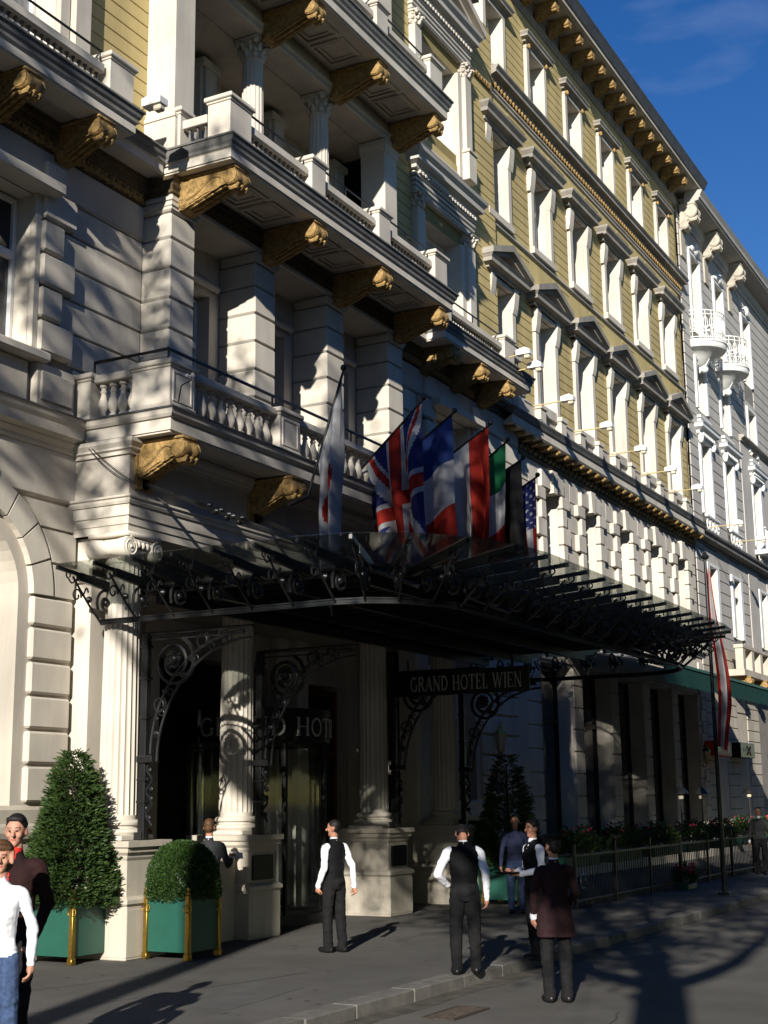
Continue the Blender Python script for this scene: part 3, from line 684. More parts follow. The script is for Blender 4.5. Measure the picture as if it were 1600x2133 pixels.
# ================================================================ SIDE BAYS (left one near the camera, right one mirrored)
def console_at(me, x, y, z, parent=H): return inst('console', me, parent, (x, y, z))
leafm = MB()
for dx, dz, r, sx, sz in ((0, 0, .055, 1.0, 1.5), (-.06, -.02, .04, 1.4, .9), (.06, -.02, .04, 1.4, .9), (-.05, .06, .035, 1, 1), (.05, .06, .035, 1, 1), (-.10, -.06, .035, 1.2, .8), (.10, -.06, .035, 1.2, .8)):
    leafm.ball((dx, -.02, dz), r, 6, 4, (sx, .7, sz))
leafm = leafm.mesh('leaf_ornament', 'ochre', 60)
def side_bay(mir):
    fx = (lambda v: 2*XC-v) if mir else (lambda v: v)
    def rg(a, c): a, c = fx(a), fx(c); return (min(a, c), max(a, c))
    def P(name, a, c, y0, y1, z0, z1, m, par, ch=.012): a, c = rg(a, c); return piece(name, a, c, y0, y1, z0, z1, m, par, ch)
    def path(pts): q = [(fx(a), y) for a, y in pts]; return q[::-1] if mir else q
    A = 13.45; SP = 4.93; RI = .97
    # ground floor with arch
    b = MB(); n = 20; x0, x1 = rg(9.3, 15.56)
    cx = fx(A)
    arc = [(cx+RI*math.cos(PI-PI*i/n), SP+RI*math.sin(PI-PI*i/n)) for i in range(n+1)]
    b.add([(x0, YW, 0), (cx-RI, YW, 0), (cx-RI, YW, SP), (x0, YW, SP)], [(0, 1, 2, 3)]); b.add([(cx+RI, YW, 0), (x1, YW, 0), (x1, YW, SP), (cx+RI, YW, SP)], [(0, 1, 2, 3)])
    top = 7.1
    for i in range(n):
        (xa, za), (xb, zb) = arc[i], arc[i+1]
        b.add([(xa, YW, za), (xb, YW, zb), (xb, YW, top), (xa, YW, top)], [(0, 1, 2, 3)])
        b.add([(xa, YW, za), (xa, YW+.6, za), (xb, YW+.6, zb), (xb, YW, zb)], [(0, 1, 2, 3)])
    b.add([(x0, YW, SP), (cx-RI, YW, SP), (cx-RI, YW, top), (x0, YW, top)], [(0, 1, 2, 3)]); b.add([(cx+RI, YW, SP), (x1, YW, SP), (x1, YW, top), (cx+RI, YW, top)], [(0, 1, 2, 3)])
    for s_ in (-1, 1):
        v = [(cx+s_*RI, YW, 1.6), (cx+s_*RI, YW+.6, 1.6), (cx+s_*RI, YW+.6, SP), (cx+s_*RI, YW, SP)]; b.add(v, [(0, 1, 2, 3) if s_ > 0 else (3, 2, 1, 0)])
    b.box(cx-RI, cx+RI, YW-.02, YW+.62, 0, 1.6)
    w0 = b.build('ground_floor_wall', 'white2', H)
    o = window(cx, 1.65, SP+.9, 2*RI, YW+.5, transom=.55); boxpart('dark_interior', cx-RI, cx+RI, YW+.66, YW+.7, 1.6, SP+RI, 'darkroom', H)
    # plinth
    pa = path([(9.3, YW), (15.54, YW)])
    mould('plinth', pa, [(.10, 0), (.10, 1.02), (.06, 1.06), (.06, 1.55), (.12, 1.6), (.14, 1.68), (.12, 1.76), (.07, 1.80), (.07, 1.98), (.0, 2.04)], 'stone')
    # archivolt stones
    nv = 9
    for i in range(nv):
        a0 = PI*i/nv+.012; a1 = PI*(i+1)/nv-.012; r0, r1 = 1.17, 1.575
        if i == nv//2: r1 = 1.7
        pts = [(cx+r0*math.cos(a0+(a1-a0)*t/3), SP+r0*math.sin(a0+(a1-a0)*t/3)) for t in range(4)]+[(cx+r1*math.cos(a1-(a1-a0)*t/3), SP+r1*math.sin(a1-(a1-a0)*t/3)) for t in range(4)]
        v = MB(); yf = YW-.10-(.04 if i == nv//2 else 0)
        v.prism(pts, 'y', YW+.02, yf); v.build('voussoir', 'white', w0)
    zc = [2.06, 2.58, 3.06, 3.535, 4.01, 4.49, 4.93, 5.42, 5.91, 6.30]
    for i in range(len(zc)-1):
        za, zb = zc[i]+.02, zc[i+1]-.02
        if zc[i] < SP-.05:
            P('rusticated_block', 14.64, 15.48, YW-.085, YW+.03, za, zb, 'white', w0, .03); P('rusticated_block', 10.0, 12.26, YW-.085, YW+.03, za, zb, 'white', w0, .03)
        else:
            pts = []
            for t in range(5):
                z = za+(zb-za)*t/4; d = 1.63**2-(z-SP)**2; pts.append((A+math.sqrt(max(d, 0)), z))
            pts += [(15.48, zb), (15.48, za)]
            pts = [(fx(p[0]), p[1]) for p in pts]
            v = MB(); v.prism(pts, 'y', YW+.02, YW-.085) ; v.build('rusticated_block', 'white', w0)
    P('rusticated_block', 9.4, 15.48, YW-.085, YW+.03, 6.34, 7.08, 'white', w0, .03)
    mould('floor_cornice', path([(9.3, YW), (15.34, YW)]), [(0, 7.06), (.10, 7.06), (.12, 7.10), (.12, 7.14), (.18, 7.2), (.18, 7.23), (.30, 7.26), (.30, 7.40), (.34, 7.46), (.36, 7.54)], 'white2')
    mould('cornice_flashing', path([(9.3, YW), (15.34, YW)]), [(.30, 7.541), (.38, 7.541), (.38, 7.56), (0, 7.60)], 'grime')
    # middle storey
    a, c = rg(12.55, 14.40)
    w1 = plain_wall('middle_wall', *rg(9.3, 16.98), 7.5, 12.1, YW+.03, [(a, c, 8.45, 10.85)], 'joint', .45)
    window((a+c)/2, 8.48, 10.82, c-a, YW+.36, transom=.62); boxpart('dark_interior', a, c, YW+.52, YW+.56, 8.4, 10.9, 'darkroom', H)
    for i in range(1, len(ZC)-1):
        z0, z1 = ZC[i]+.014, ZC[i+1]-.014
        if z0 < 8.3: continue
        P('rusticated_block', 15.02 if i % 2 else 15.27, 16.96, YW, YW+.05, z0, z1, 'white', w1, .02); P('rusticated_block', 9.4, 11.7, YW, YW+.05, z0, z1, 'white', w1, .02)
        xr = 15.24 if i % 2 == 0 else 14.98
        P('quoin_block', 14.52, xr, YW-.12, YW+.05, z0+.01, z1-.01, 'white', w1, .03); P('quoin_block', 2*A+.1-xr, 12.38, YW-.12, YW+.05, z0+.01, z1-.01, 'white', w1, .03)
    for aa, cc in ((14.40, 14.52), (12.43, 12.55)): P('jamb', aa, cc, YW-.06, YW+.05, 8.40, 10.87, 'white', w1, .01)
    P('lintel', 12.2, 14.72, YW-.34, YW+.05, 10.87, 11.04, 'white', w1, .02); P('frieze_panel', 9.4, 16.96, YW-.02, YW+.05, 11.06, 11.62, 'white2', w1, .01)
    P('sill', 12.3, 14.66, YW-.22, YW+.05, 8.30, 8.43, 'white', w1, .02)
    P('apron_panel', 14.5, 15.33, YW-.10, YW+.05, 7.62, 8.30, 'white2', w1, .02); P('apron_panel', 14.58, 15.25, YW-.135, YW-.09, 7.75, 8.18, 'white2', w1, .02)
    P('apron_panel', 12.5, 14.4, YW-.03, YW+.05, 7.62, 8.28, 'white2', w1, .02); P('rusticated_block', 15.4, 16.96, YW, YW+.05, 7.62, 8.42, 'white', w1, .02)
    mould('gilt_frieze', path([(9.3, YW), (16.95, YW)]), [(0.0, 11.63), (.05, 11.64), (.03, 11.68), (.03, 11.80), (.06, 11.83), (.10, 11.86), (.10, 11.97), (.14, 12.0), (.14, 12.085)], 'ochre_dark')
    for k in range(26):
        xx = 12.3+k*.18
        if xx < 16.9: inst('leaf_ornament', leafm, H, (fx(xx), YW-.03, 11.74))
    for xx in (11.8, 13.36, 14.94): console_at(con_big, fx(xx), YW-.02, 12.085)
    # balcony of the upper storey
    B = part_group('balcony', H, (fx(13.4), 12.8, 12.3))
    pth = path([(9.0, 12.5), (15.62, 12.5), (15.62, 12.95), (16.88, 12.95)])
    if mir: pth = [(2*XC-16.88, 12.95), (26.52, 12.95), (26.52, 12.5), (31.6, 12.5), (31.6, YM)]
    slab(pth, 12.09, 12.50, B, mtop='grime')
    a, c = rg(9.5, 15.3) if not mir else (26.8, 31.3)
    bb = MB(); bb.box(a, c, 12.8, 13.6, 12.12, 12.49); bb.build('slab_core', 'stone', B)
    pe = [(15.05, 15.62)] if not mir else [(30.15, 30.75), (26.6, 27.1)]
    for u, v in pe: bped(u, v, 12.62, 12.98, 12.51, 13.26, B, False)
    if not mir: parapet(10.0, 15.0, 12.78, 12.51, B)
    else: parapet(27.13, 30.12, 12.78, 12.51, B); parapet(30.8, 31.4, 12.78, 12.51, B)
    # yellow storeys
    Y0 = YW
    C = fx(13.74) if not mir else 28.4
    zt = 17.6 if not mir else 22.6
    xa, xb = (9.3, 16.98) if not mir else (25.15, 31.72)
    ops = [(C-1.0, C+1.0, 12.6, 15.5)]+([(C-1.0, C+1.0, 17.9, 20.15)] if mir else [])
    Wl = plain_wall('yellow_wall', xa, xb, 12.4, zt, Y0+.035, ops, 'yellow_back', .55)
    for (u, v) in ((xa+.02, C-1.62), (C+1.62, xb-.004)):
        z = 12.55
        while z < zt-.2:
            piece('plaster_course', u, v, Y0, Y0+.05, z+.008, z+.252, 'yellow', Wl, .008); z += .26
    boxpart('wall_panel', C-1.61, C+1.61, Y0+.002, Y0+.05, 17.28, 17.6, 'yellow', Wl)
    if mir: boxpart('wall_panel', C-1.61, C+1.61, Y0+.002, Y0+.05, 21.8, 22.6, 'yellow', Wl)
    for (z0, z1, zs) in ((12.6, 15.5, 12.52), (17.9, 20.15, 17.3))[:2 if mir else 1]:
        window(C, z0, z1, 2.0, Y0+.5, transom=.7, curtain=True); boxpart('dark_interior', C-1, C+1, Y0+.8, Y0+.84, z0, z1, 'darkroom', H)
        S_ = MB()
        for s_ in (-1, 1):
            u = C+s_*1.0; v = C+s_*1.22; S_.cbox(min(u, v), max(u, v), Y0-.06, Y0+.04, zs, z1+.02, .01)
            u = C+s_*1.24; v = C+s_*1.60; S_.cbox(min(u, v), max(u, v), Y0-.16, Y0+.04, zs+.85, z1, .01); S_.cbox(min(u, v)-.05, max(u, v)+.05, Y0-.24, Y0+.04, zs, zs+.72, .012)
            S_.cbox(min(u, v)-.08, max(u, v)+.08, Y0-.28, Y0+.04, zs+.725, zs+.80, .015); S_.cbox(min(u, v)-.03, max(u, v)+.03, Y0-.2, Y0+.04, zs+.802, zs+.85, .01)
        S_.cbox(C-1.01, C+1.01, Y0-.05, Y0+.03, zs, zs+.07, .008); So = S_.build('window_surround', 'white', H)
        for s_ in (-1, 1): inst('capital', corin_small, So, (C+s_*1.42, Y0-.03, z1))
        E_ = MB(); E_.cbox(C-1.62, C+1.62, Y0-.10, Y0+.04, z1+.36, z1+.9, .01)
        for k in range(4): E_.cbox(C-1.64-.012*k, C+1.64+.012*k, Y0-.12-.015*k, Y0+.03, z1+.40+k*.12, z1+.475+k*.12, .006)
        zq = z1+.90
        E_.sweep([(C-1.66, Y0+.03), (C-1.66, Y0-.14), (C+1.66, Y0-.14), (C+1.66, Y0+.03)], [(0, zq), (.05, zq+.02), (.05, zq+.1), (.18, zq+.16), (.18, zq+.28), (.26, zq+.38), (.28, zq+.46), (-.1, zq+.47)])
        eo = E_.build('window_entablature', 'greywash', H)
        den = MB()
        for k in range(22): den.box(C-1.55+k*.147, C-1.55+k*.147+.07, Y0-.22, Y0-.13, zq-.08, zq)
        tag(den.build('dentils', 'white2', eo), kind='stuff')
    if mir:   # pediment over the upper window
        z = 21.5; G = MB(); hw = 2.0; k = .42
        for s_ in (-1, 1):
            pts = [(C+s_*hw, z), (C+s_*hw, z+.2), (C, z+.2+hw*k), (C, z+hw*k)]
            G.prism(pts if s_ > 0 else pts[::-1], 'y', Y0+.03, Y0-.46)
            pts = [(C+s_*hw*.9, z), (C+s_*hw*.9, z+.10), (C, z+.06+hw*k*.9), (C, z+hw*k*.9-.08)]
            G.prism(pts if s_ > 0 else pts[::-1], 'y', Y0+.03, Y0-.30)
        G.build('pediment', 'white2', H)
        for k in range(12): inst('leaf_ornament', leafm, H, (C+.25+k*.14, Y0-.02, 21.45))
        for k in range(6): inst('leaf_ornament', leafm, H, (30.6+k*.17, Y0-.02, 20.75))
corin_small = corinthian(.17, .36)
side_bay(False); side_bay(True)
# visible end of the projecting bay
b = MB(); b.box(31.60, 31.72, YW+.04, 14.2, 0, 12.1); b.box(31.60, 31.72, YW+.055, 14.2, 12.1, 22.6); b.build('bay_return_wall', 'yellow', H)

# ================================================================ MAIN FACADE (right)
CX = [32.17+3.12*k for k in range(6)]; XA, XB = 31.74, 49.80
rows = {'A': (.62, 12.75, 15.32), 'B': (.62, 17.35, 19.58), 'C': (.58, 21.70, 23.52)}
ops = [(max(XA+.002, c-rows[r][0]), c+rows[r][0], rows[r][1], rows[r][2]) for c in CX for r in 'ABC']
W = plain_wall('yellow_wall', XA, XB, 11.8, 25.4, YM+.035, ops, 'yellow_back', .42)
for k, c in enumerate(CX[:-1]):
    z = 12.62
    while z < 24.7:
        piece('plaster_course', c+.90, c+3.12-.90, YM, YM+.05, z+.008, z+.252, 'yellow', W, .008); z += .26
b = MB(); z = 12.62
while z < 24.7: b.cbox(CX[-1]+.9, XB-.3, YM, YM+.05, z+.008, z+.252, .008); z += .26
tag(b.build('plaster_courses', 'yellow', W), kind='stuff')
for c in CX:
    for (za, zb) in ((15.5, 16.98), (17.12, 17.33), (19.7, 21.15), (23.6, 25.2)): piece('wall_panel', max(XA+.01, c-.895), c+.895, YM+.003, YM+.05, za, zb, 'yellow', W, .004)
for c in CX:
    for r in 'ABC':
        hw, z0, z1 = rows[r]
        if c-hw < XA: continue
        window(c, z0+.02, z1, 2*hw, YM+.40, transom=.66 if r != 'C' else .6, curtain=True)
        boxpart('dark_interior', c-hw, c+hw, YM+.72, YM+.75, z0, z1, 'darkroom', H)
def jamb_mesh(s_, hw, ow, z0, z1, pr, ear=None, ped=False):
    b = MB(); u, v = sorted((s_*hw, s_*ow)); b.cbox(u, v, YM-pr, YM+.04, z0, z1, .01)
    if ear:
        eo, ez, q = ear; u, v = sorted((s_*hw, s_*eo)); b.prism([(YM+.04, z1), (YM-q*.55, z1), (YM-q*.75, z1+(ez-z1)*.25), (YM-q, z1+(ez-z1)*.76), (YM-q, ez), (YM+.04, ez)], 'x', u, v)
    if ped:
        u, v = sorted((s_*.58, s_*.98)); b.cbox(u, v, YM-.20, YM+.04, 11.98, 12.51, .012); u, v = sorted((s_*.54, s_*1.02)); b.cbox(u, v, YM-.24, YM+.04, 12.505, 12.63, .015)
    return b.mesh('jamb', 'white')
def slabm(name, *a, m='white'): b = MB(); b.cbox(*a, .01); return b.mesh(name, m)
setA = [('jamb', jamb_mesh(s_, .62, .86, 12.625, 14.78, .08, (.90, 15.46, .18), True)) for s_ in (-1, 1)]+[('sill', slabm('sill', -.53, .53, YM-.10, YM+.02, 12.45, 12.74)), ('window_head', slabm('window_head', -.615, .615, YM-.12, YM+.03, 15.34, 15.45))]
pA = MB(); pa = [(-1.12, YM+.03), (-1.12, YM-.16), (1.12, YM-.16), (1.12, YM+.03)]
pA.sweep(pa, [(0, 15.46), (.05, 15.48), (.05, 15.54), (.20, 15.58), (.20, 15.68), (.26, 15.76), (-.1, 15.765)])
for s_ in (-1, 1):
    pts = [(s_*1.38, 15.77), (s_*1.38, 15.93), (0, 16.42), (0, 16.24)]; pA.prism(pts if s_ > 0 else pts[::-1], 'y', YM+.03, YM-.44)
    pts = [(s_*1.20, 15.77), (s_*1.20, 15.84), (0, 16.24), (0, 16.12)]; pA.prism(pts if s_ > 0 else pts[::-1], 'y', YM+.03, YM-.32)
pA.prism([(-1.1, 15.77), (1.1, 15.77), (0, 16.16)], 'y', YM+.03, YM-.03)
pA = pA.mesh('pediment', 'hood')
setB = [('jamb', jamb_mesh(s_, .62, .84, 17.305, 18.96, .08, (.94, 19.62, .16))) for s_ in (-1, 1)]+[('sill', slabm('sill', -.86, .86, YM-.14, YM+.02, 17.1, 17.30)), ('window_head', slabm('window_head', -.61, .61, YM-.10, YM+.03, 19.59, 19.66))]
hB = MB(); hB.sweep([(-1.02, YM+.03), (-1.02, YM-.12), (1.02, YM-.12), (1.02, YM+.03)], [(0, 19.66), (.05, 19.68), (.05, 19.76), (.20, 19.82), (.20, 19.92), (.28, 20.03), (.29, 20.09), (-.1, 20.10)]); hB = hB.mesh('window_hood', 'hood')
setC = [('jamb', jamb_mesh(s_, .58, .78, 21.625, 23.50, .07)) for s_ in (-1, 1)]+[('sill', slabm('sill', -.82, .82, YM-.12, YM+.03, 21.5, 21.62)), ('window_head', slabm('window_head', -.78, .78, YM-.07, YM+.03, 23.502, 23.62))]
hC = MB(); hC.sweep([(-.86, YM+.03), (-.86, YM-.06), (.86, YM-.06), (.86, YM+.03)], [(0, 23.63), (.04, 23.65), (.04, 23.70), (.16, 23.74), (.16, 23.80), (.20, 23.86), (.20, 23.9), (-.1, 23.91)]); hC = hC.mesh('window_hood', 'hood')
sc_ = MB(); sc_.cbox(-.05, .05, -.10, 0, -.09, 0, .01); sc_.ball((0, -.07, -.09), .05, 6, 4); sc_ = sc_.mesh('hood_bracket', 'ochre', 50)
for c in CX:
    if c > 33:
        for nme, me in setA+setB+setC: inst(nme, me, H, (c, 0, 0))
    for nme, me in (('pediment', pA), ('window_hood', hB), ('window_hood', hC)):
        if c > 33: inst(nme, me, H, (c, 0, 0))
    if c > 33:
        for s_ in (-1, 1): inst('hood_bracket', sc_, H, (c+s_*.68, YM-.06, 23.63))
# half hidden first bay
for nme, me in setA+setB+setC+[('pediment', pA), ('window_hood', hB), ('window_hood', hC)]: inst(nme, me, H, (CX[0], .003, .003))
for r in 'ABC':
    hw, z0, z1 = rows[r]; window((XA+.02+CX[0]+hw)/2, z0+.02, z1, CX[0]+hw-XA-.02, YM+.40, transom=.66, curtain=True); boxpart('dark_interior', XA+.02, CX[0]+hw, YM+.72, YM+.75, z0, z1, 'darkroom', H)
# string courses and cornices of the yellow storeys
run = [(XA, YM), (XB, YM)]
mould('string_course', run, [(0, 16.98), (.07, 17.0), (.07, 17.06), (.03, 17.10), (0, 17.105)], 'greywash')
mould('string_course', run, [(0, 20.82), (.05, 20.84), (.05, 20.90), (.09, 20.93), (.09, 20.97), (0, 21.0)], 'white2')
mould('gilt_band', run, [(0.0, 20.99), (.05, 21.0), (.06, 21.1), (.05, 21.2), (0.0, 21.205)], 'ochre')
bm = MB(); x = XA+.1
while x < XB-.05: bm.ball((x, YM-.075, 21.10), .088, 6, 4, (.95, .8, 1.15)); x += .21
tag(bm.build('gilt_beading', 'ochre', H, 60), kind='stuff')
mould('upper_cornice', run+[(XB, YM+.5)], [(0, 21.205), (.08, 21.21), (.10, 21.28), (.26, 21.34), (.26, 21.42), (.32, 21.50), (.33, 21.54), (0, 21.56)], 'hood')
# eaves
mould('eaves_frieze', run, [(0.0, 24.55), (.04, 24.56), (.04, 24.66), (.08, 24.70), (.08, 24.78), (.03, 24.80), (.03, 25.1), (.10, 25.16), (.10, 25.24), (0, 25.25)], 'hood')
ev = [(XA, YM), (XB+.25, YM), (XB+.25, YM+1)]
mould('eaves_soffit', ev, [(0, 25.25), (.80, 25.26), (.80, 25.30), (.88, 25.31), (.88, 25.42), (.90, 25.43)], 'white2')
mould('gutter', ev, [(.86, 25.431), (.92, 25.44), (.96, 25.56), (1.0, 25.68), (1.04, 25.78), (1.03, 25.82), (.4, 25.95)], 'lead')
b = MB(); b.add([(XA, YM-.5, 25.85), (XB+.2, YM-.5, 25.85), (XB+.2, 17, 27.5), (XA, 17, 27.5)], [(0, 1, 2, 3)]); b.add([(XB+.2, YM-.5, 25.85), (XB+.2, 17, 25.85), (XB+.2, 17, 27.5)], [(0, 1, 2)]); b.build('roof', 'roof', H)
con_eave = console_mesh(.25, .64, .48, 'ochre', True)
x = 33.3
while x < XB: console_at(con_eave, x, YM-.09, 25.245); x += 1.04
# first floor cornice with modillions
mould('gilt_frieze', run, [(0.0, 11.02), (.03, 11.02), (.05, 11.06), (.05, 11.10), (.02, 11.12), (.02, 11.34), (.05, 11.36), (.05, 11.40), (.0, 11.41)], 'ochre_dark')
x = XA+.2; bm = MB()
while x < XB: 
    for q in (-.1, 0, .1): bm.ball((x+q*1.4, YM-.035, 11.23+(.05 if q == 0 else -.03)), .06, 6, 4, (1, .7, 1.4 if q == 0 else 1))
    x += .34
tag(bm.build('gilt_leaves', 'ochre', H, 60), kind='stuff')
mould('cornice', run, [(0, 11.42), (.06, 11.42), (.06, 11.46), (.40, 11.47), (.40, 11.49), (.42, 11.50), (.42, 11.70), (.44, 11.71)], 'white')
mould('cornice_top', run, [(.41, 11.711), (.46, 11.72), (.49, 11.79), (.53, 11.86), (.53, 11.90), (.0, 11.97)], 'grime')
md = MB(); md.prism([(0, 0), (-.30, 0), (-.30, -.03), (-.24, -.06), (-.1, -.12), (0, -.13)], 'x', -.07, .07); md.ball((0, -.25, -.08), .075, 8, 5, (1.5, .9, .9)); md.ball((0, -.32, -.06), .055, 6, 4, (1.8, .8, 1)); md = md.mesh('modillion', 'ochre', 50)
x = XA+.25
while x < XB: inst('modillion', md, H, (x, YM-.06, 11.465)); x += .63
mould('window_base_band', run, [(0, 11.98), (.02, 11.98), (.02, 12.55), (.05, 12.57), (.05, 12.62), (0, 12.63)], 'white2')
# rusticated middle storey
ops = [(c-.62, c+.62, 8.0, 10.36) for c in CX if c > 33]
W2 = plain_wall('middle_wall', XA, XB, 7.4, 11.05, YM+.03, ops, 'joint', .45)
ZM = [7.42, 7.94, 8.45, 8.97, 9.48, 9.995, 10.36, 11.02]
for c in CX[1:]: window(c, 8.02, 10.34, 1.24, YM+.40, curtain=True); boxpart('dark_interior', c-.62, c+.62, YM+.75, YM+.78, 8, 10.4, 'darkroom', H)
for i in range(len(ZM)-1):
    z0, z1 = ZM[i]+.014, ZM[i+1]-.014
    if z1 < 10.36:
        for k, c in enumerate(CX):
            hi = XB if k == 5 else CX[k+1]-.62
            lo = c+.62 if c > 33 else XA
            ex = .62 if i % 2 else .34
            if z0 > 7.95:
                if c > 33: piece('quoin_block', lo, lo+ex, YM-.12, YM+.04, z0, z1, 'white', W2, .02)
                if k < 5: piece('quoin_block', hi-ex, hi, YM-.12, YM+.04, z0, z1, 'white', W2, .02)
                piece('rusticated_block', lo+(ex+.01 if c > 33 else 0), hi-(ex+.01 if k < 5 else .01), YM, YM+.04, z0, z1, 'white', W2, .018)
            else: piece('rusticated_block', lo if k == 0 else c-.62, min(XB, c+2.49), YM, YM+.04, z0, z1, 'white', W2, .018)
    else:
        for k, c in enumerate(CX):
            lo = XA if k == 0 else c-1.56; hi = XB if k == 5 else c+1.55
            piece('frieze_block', lo, hi, YM, YM+.04, z0, z1, 'white', W2, .018)
            if c > 33:
                for u, v in ((-.85, -.2), (.2, .85)): piece('lintel_block', c+u, c+v, YM-.10, YM+.04, 10.38, 10.86, 'white', W2, .02)
                v = MB(); v.prism([(c-.13, 10.30), (c+.13, 10.30), (c+.2, 10.93), (c-.2, 10.93)], 'y', YM+.03, YM-.17); v.build('keystone', 'white', W2)
# ground floor: piers and tall openings
ops = [(c-1.2, c+1.2, .35, 5.6) for c in CX if c > 33]
W3 = plain_wall('ground_floor_wall', XA, XB, 0, 7.42, YM+.03, ops, 'white2', .6)
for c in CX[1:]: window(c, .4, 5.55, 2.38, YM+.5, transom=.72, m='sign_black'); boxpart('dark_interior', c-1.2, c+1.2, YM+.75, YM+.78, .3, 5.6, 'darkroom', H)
zz = [.9, 1.5, 2.1, 2.7, 3.3, 3.9, 4.5, 5.1, 5.65, 6.3, 6.95]
for i in range(len(zz)-1):
    for k, c in enumerate(CX):
        lo = c+1.21 if c > 33 else XA; hi = XB if k == 5 else CX[k+1]-1.21
        if zz[i] < 5.6: piece('rusticated_block', lo, hi, YM-.03, YM+.04, zz[i]+.014, zz[i+1]-.014, 'white', W3, .02)
        else: piece('rusticated_block', XA if k == 0 else c-1.56, XB if k == 5 else c+1.55, YM-.03, YM+.04, zz[i]+.014, zz[i+1]-.014, 'white', W3, .02)
mould('plinth', run, [(.08, 0), (.08, .82), (.04, .88), (0, .89)], 'stone')
mould('floor_cornice', run, [(0, 6.97), (.08, 6.98), (.08, 7.08), (.2, 7.14), (.2, 7.28), (.26, 7.34), (.26, 7.40), (0, 7.44)], 'white2')
for i, z in enumerate([.9+.42*k for k in range(14)]):
    piece('end_quoin', XB-(.62 if i % 2 else .42), XB+.012, YM-.09, YM+.04, z+.012, z+.408, 'white', W3, .02)
# solid body behind the facade so no light leaks through
b = MB(); b.box(9.3, 31.5, 15.3, 16, 0, 24); b.box(31.5, 49.8, 14.45, 16, 0, 25.2); b.build('building_core', 'darkroom', H)
b = MB(); b.box(9.25, 9.32, YW+.05, 16, 0, 24); b.build('end_wall', 'white2', H)
# ================================================================ SECOND BUILDING
G2 = thing('corner_building', 'pale grey grooved building with two round white balconies beyond the hotel', 'building', (56, 14, 0))
YB = 13.50; X2 = 49.88; X3 = 66
wc = [51.95, 55.55, 60.2]
rw = [(.62, 20.0, 23.1), (.62, 16.75, 18.75), (.62, 12.6, 15.5), (.5, 8.2, 10.6)]
ops = [(c-h_, c+h_, a, e) for c in wc for (h_, a, e) in rw]
V = plain_wall('wall', X2, X3, 0, 25.0, YB+.03, ops, 'joint', .5, G2)
edges = [(X2+.02, wc[0]-.85), (wc[0]+.85, wc[1]-.85), (wc[1]+.85, wc[2]-.85), (wc[2]+.85, X3)]
z = 7.6
while z < 24.2:
    for u, v in edges: piece('grooved_course', u, v, YB, YB+.05, z+.014, z+.426, 'greywash', V, .012)
    z += .44
for c in wc:
    for (a, e) in ((10.62, 11.3), (15.6, 16.7), (18.8, 19.15), (23.2, 24.2)): piece('wall_panel', c-.845, c+.845, YB+.004, YB+.05, a, e, 'greywash', V, .004)
    for k, (h_, a, e) in enumerate(rw):
        window(c, a, e, 2*h_, YB+.35, G2, m='frame', curtain=True); boxpart('dark_interior', c-h_, c+h_, YB+.7, YB+.73, a, e, 'darkroom', G2)
        b = MB()
        for s_ in (-1, 1): u, v = sorted((c+s_*h_, c+s_*.84)); b.cbox(u, v, YB-.07, YB+.04, a, e, .01)
        b.cbox(c-.845, c+.845, YB-.075, YB+.04, e-.01, e+.12, .01)
        so_ = b.build('window_surround', 'frame', G2)
        if k == 2:
            b = MB(); b.sweep([(c-1.0, YB+.03), (c-1.0, YB-.08), (c+1.0, YB-.08), (c+1.0, YB+.03)], [(0, 15.66), (.04, 15.7), (.04, 15.78), (.24, 15.88), (.24, 16.0), (.28, 16.04), (-.05, 16.05)]); b.build('window_hood', 'frame', G2)
            b = MB()
            for q in range(8): b.box(c-.8+q*.22, c-.68+q*.22, YB-.22, YB-.07, 15.62, 15.74)
            for s_ in (-1, 1): b.ball((c+s_*.9, YB-.12, 15.5), .13, 8, 6, (.9, .9, 1.6))
            tag(b.build('hood_ornament', 'frame', G2), kind='stuff')
        if k == 0:
            b = MB(); b.ball((c, YB-.1, 23.45), .2, 8, 6, (1.3, .7, 1.3)); b.ball((c-.4, YB-.08, 23.4), .14, 8, 6, (1.5, .7, 1)); b.ball((c+.4, YB-.08, 23.4), .14, 8, 6, (1.5, .7, 1)); b.cbox(c-.8, c+.8, YB-.12, YB+.02, 23.25, 23.34, .01); b.build('window_crest', 'frame', G2, 60)
        if k == 1:
            for q in range(2): boxpart('sill', c-.8, c+.8, YB-.14, YB+.04, 16.35-q*.16, 16.45-q*.16, 'frame', G2)
        if k == 2:   # ornate apron balustrade under the first floor windows
            b = MB(); b.cbox(c-.95, c+.95, YB-.22, YB-.10, 12.42, 12.52, .01); b.cbox(c-.95, c+.95, YB-.2, YB-.10, 11.85, 11.93, .01)
            for q in range(4): b.tube([(c-.7+.46*q+.16*math.cos(t*.5), YB-.15, 12.17+.2*math.sin(t*.5)) for t in range(13)], .025, 5)
            b.build('apron_balustrade', 'frame', G2)
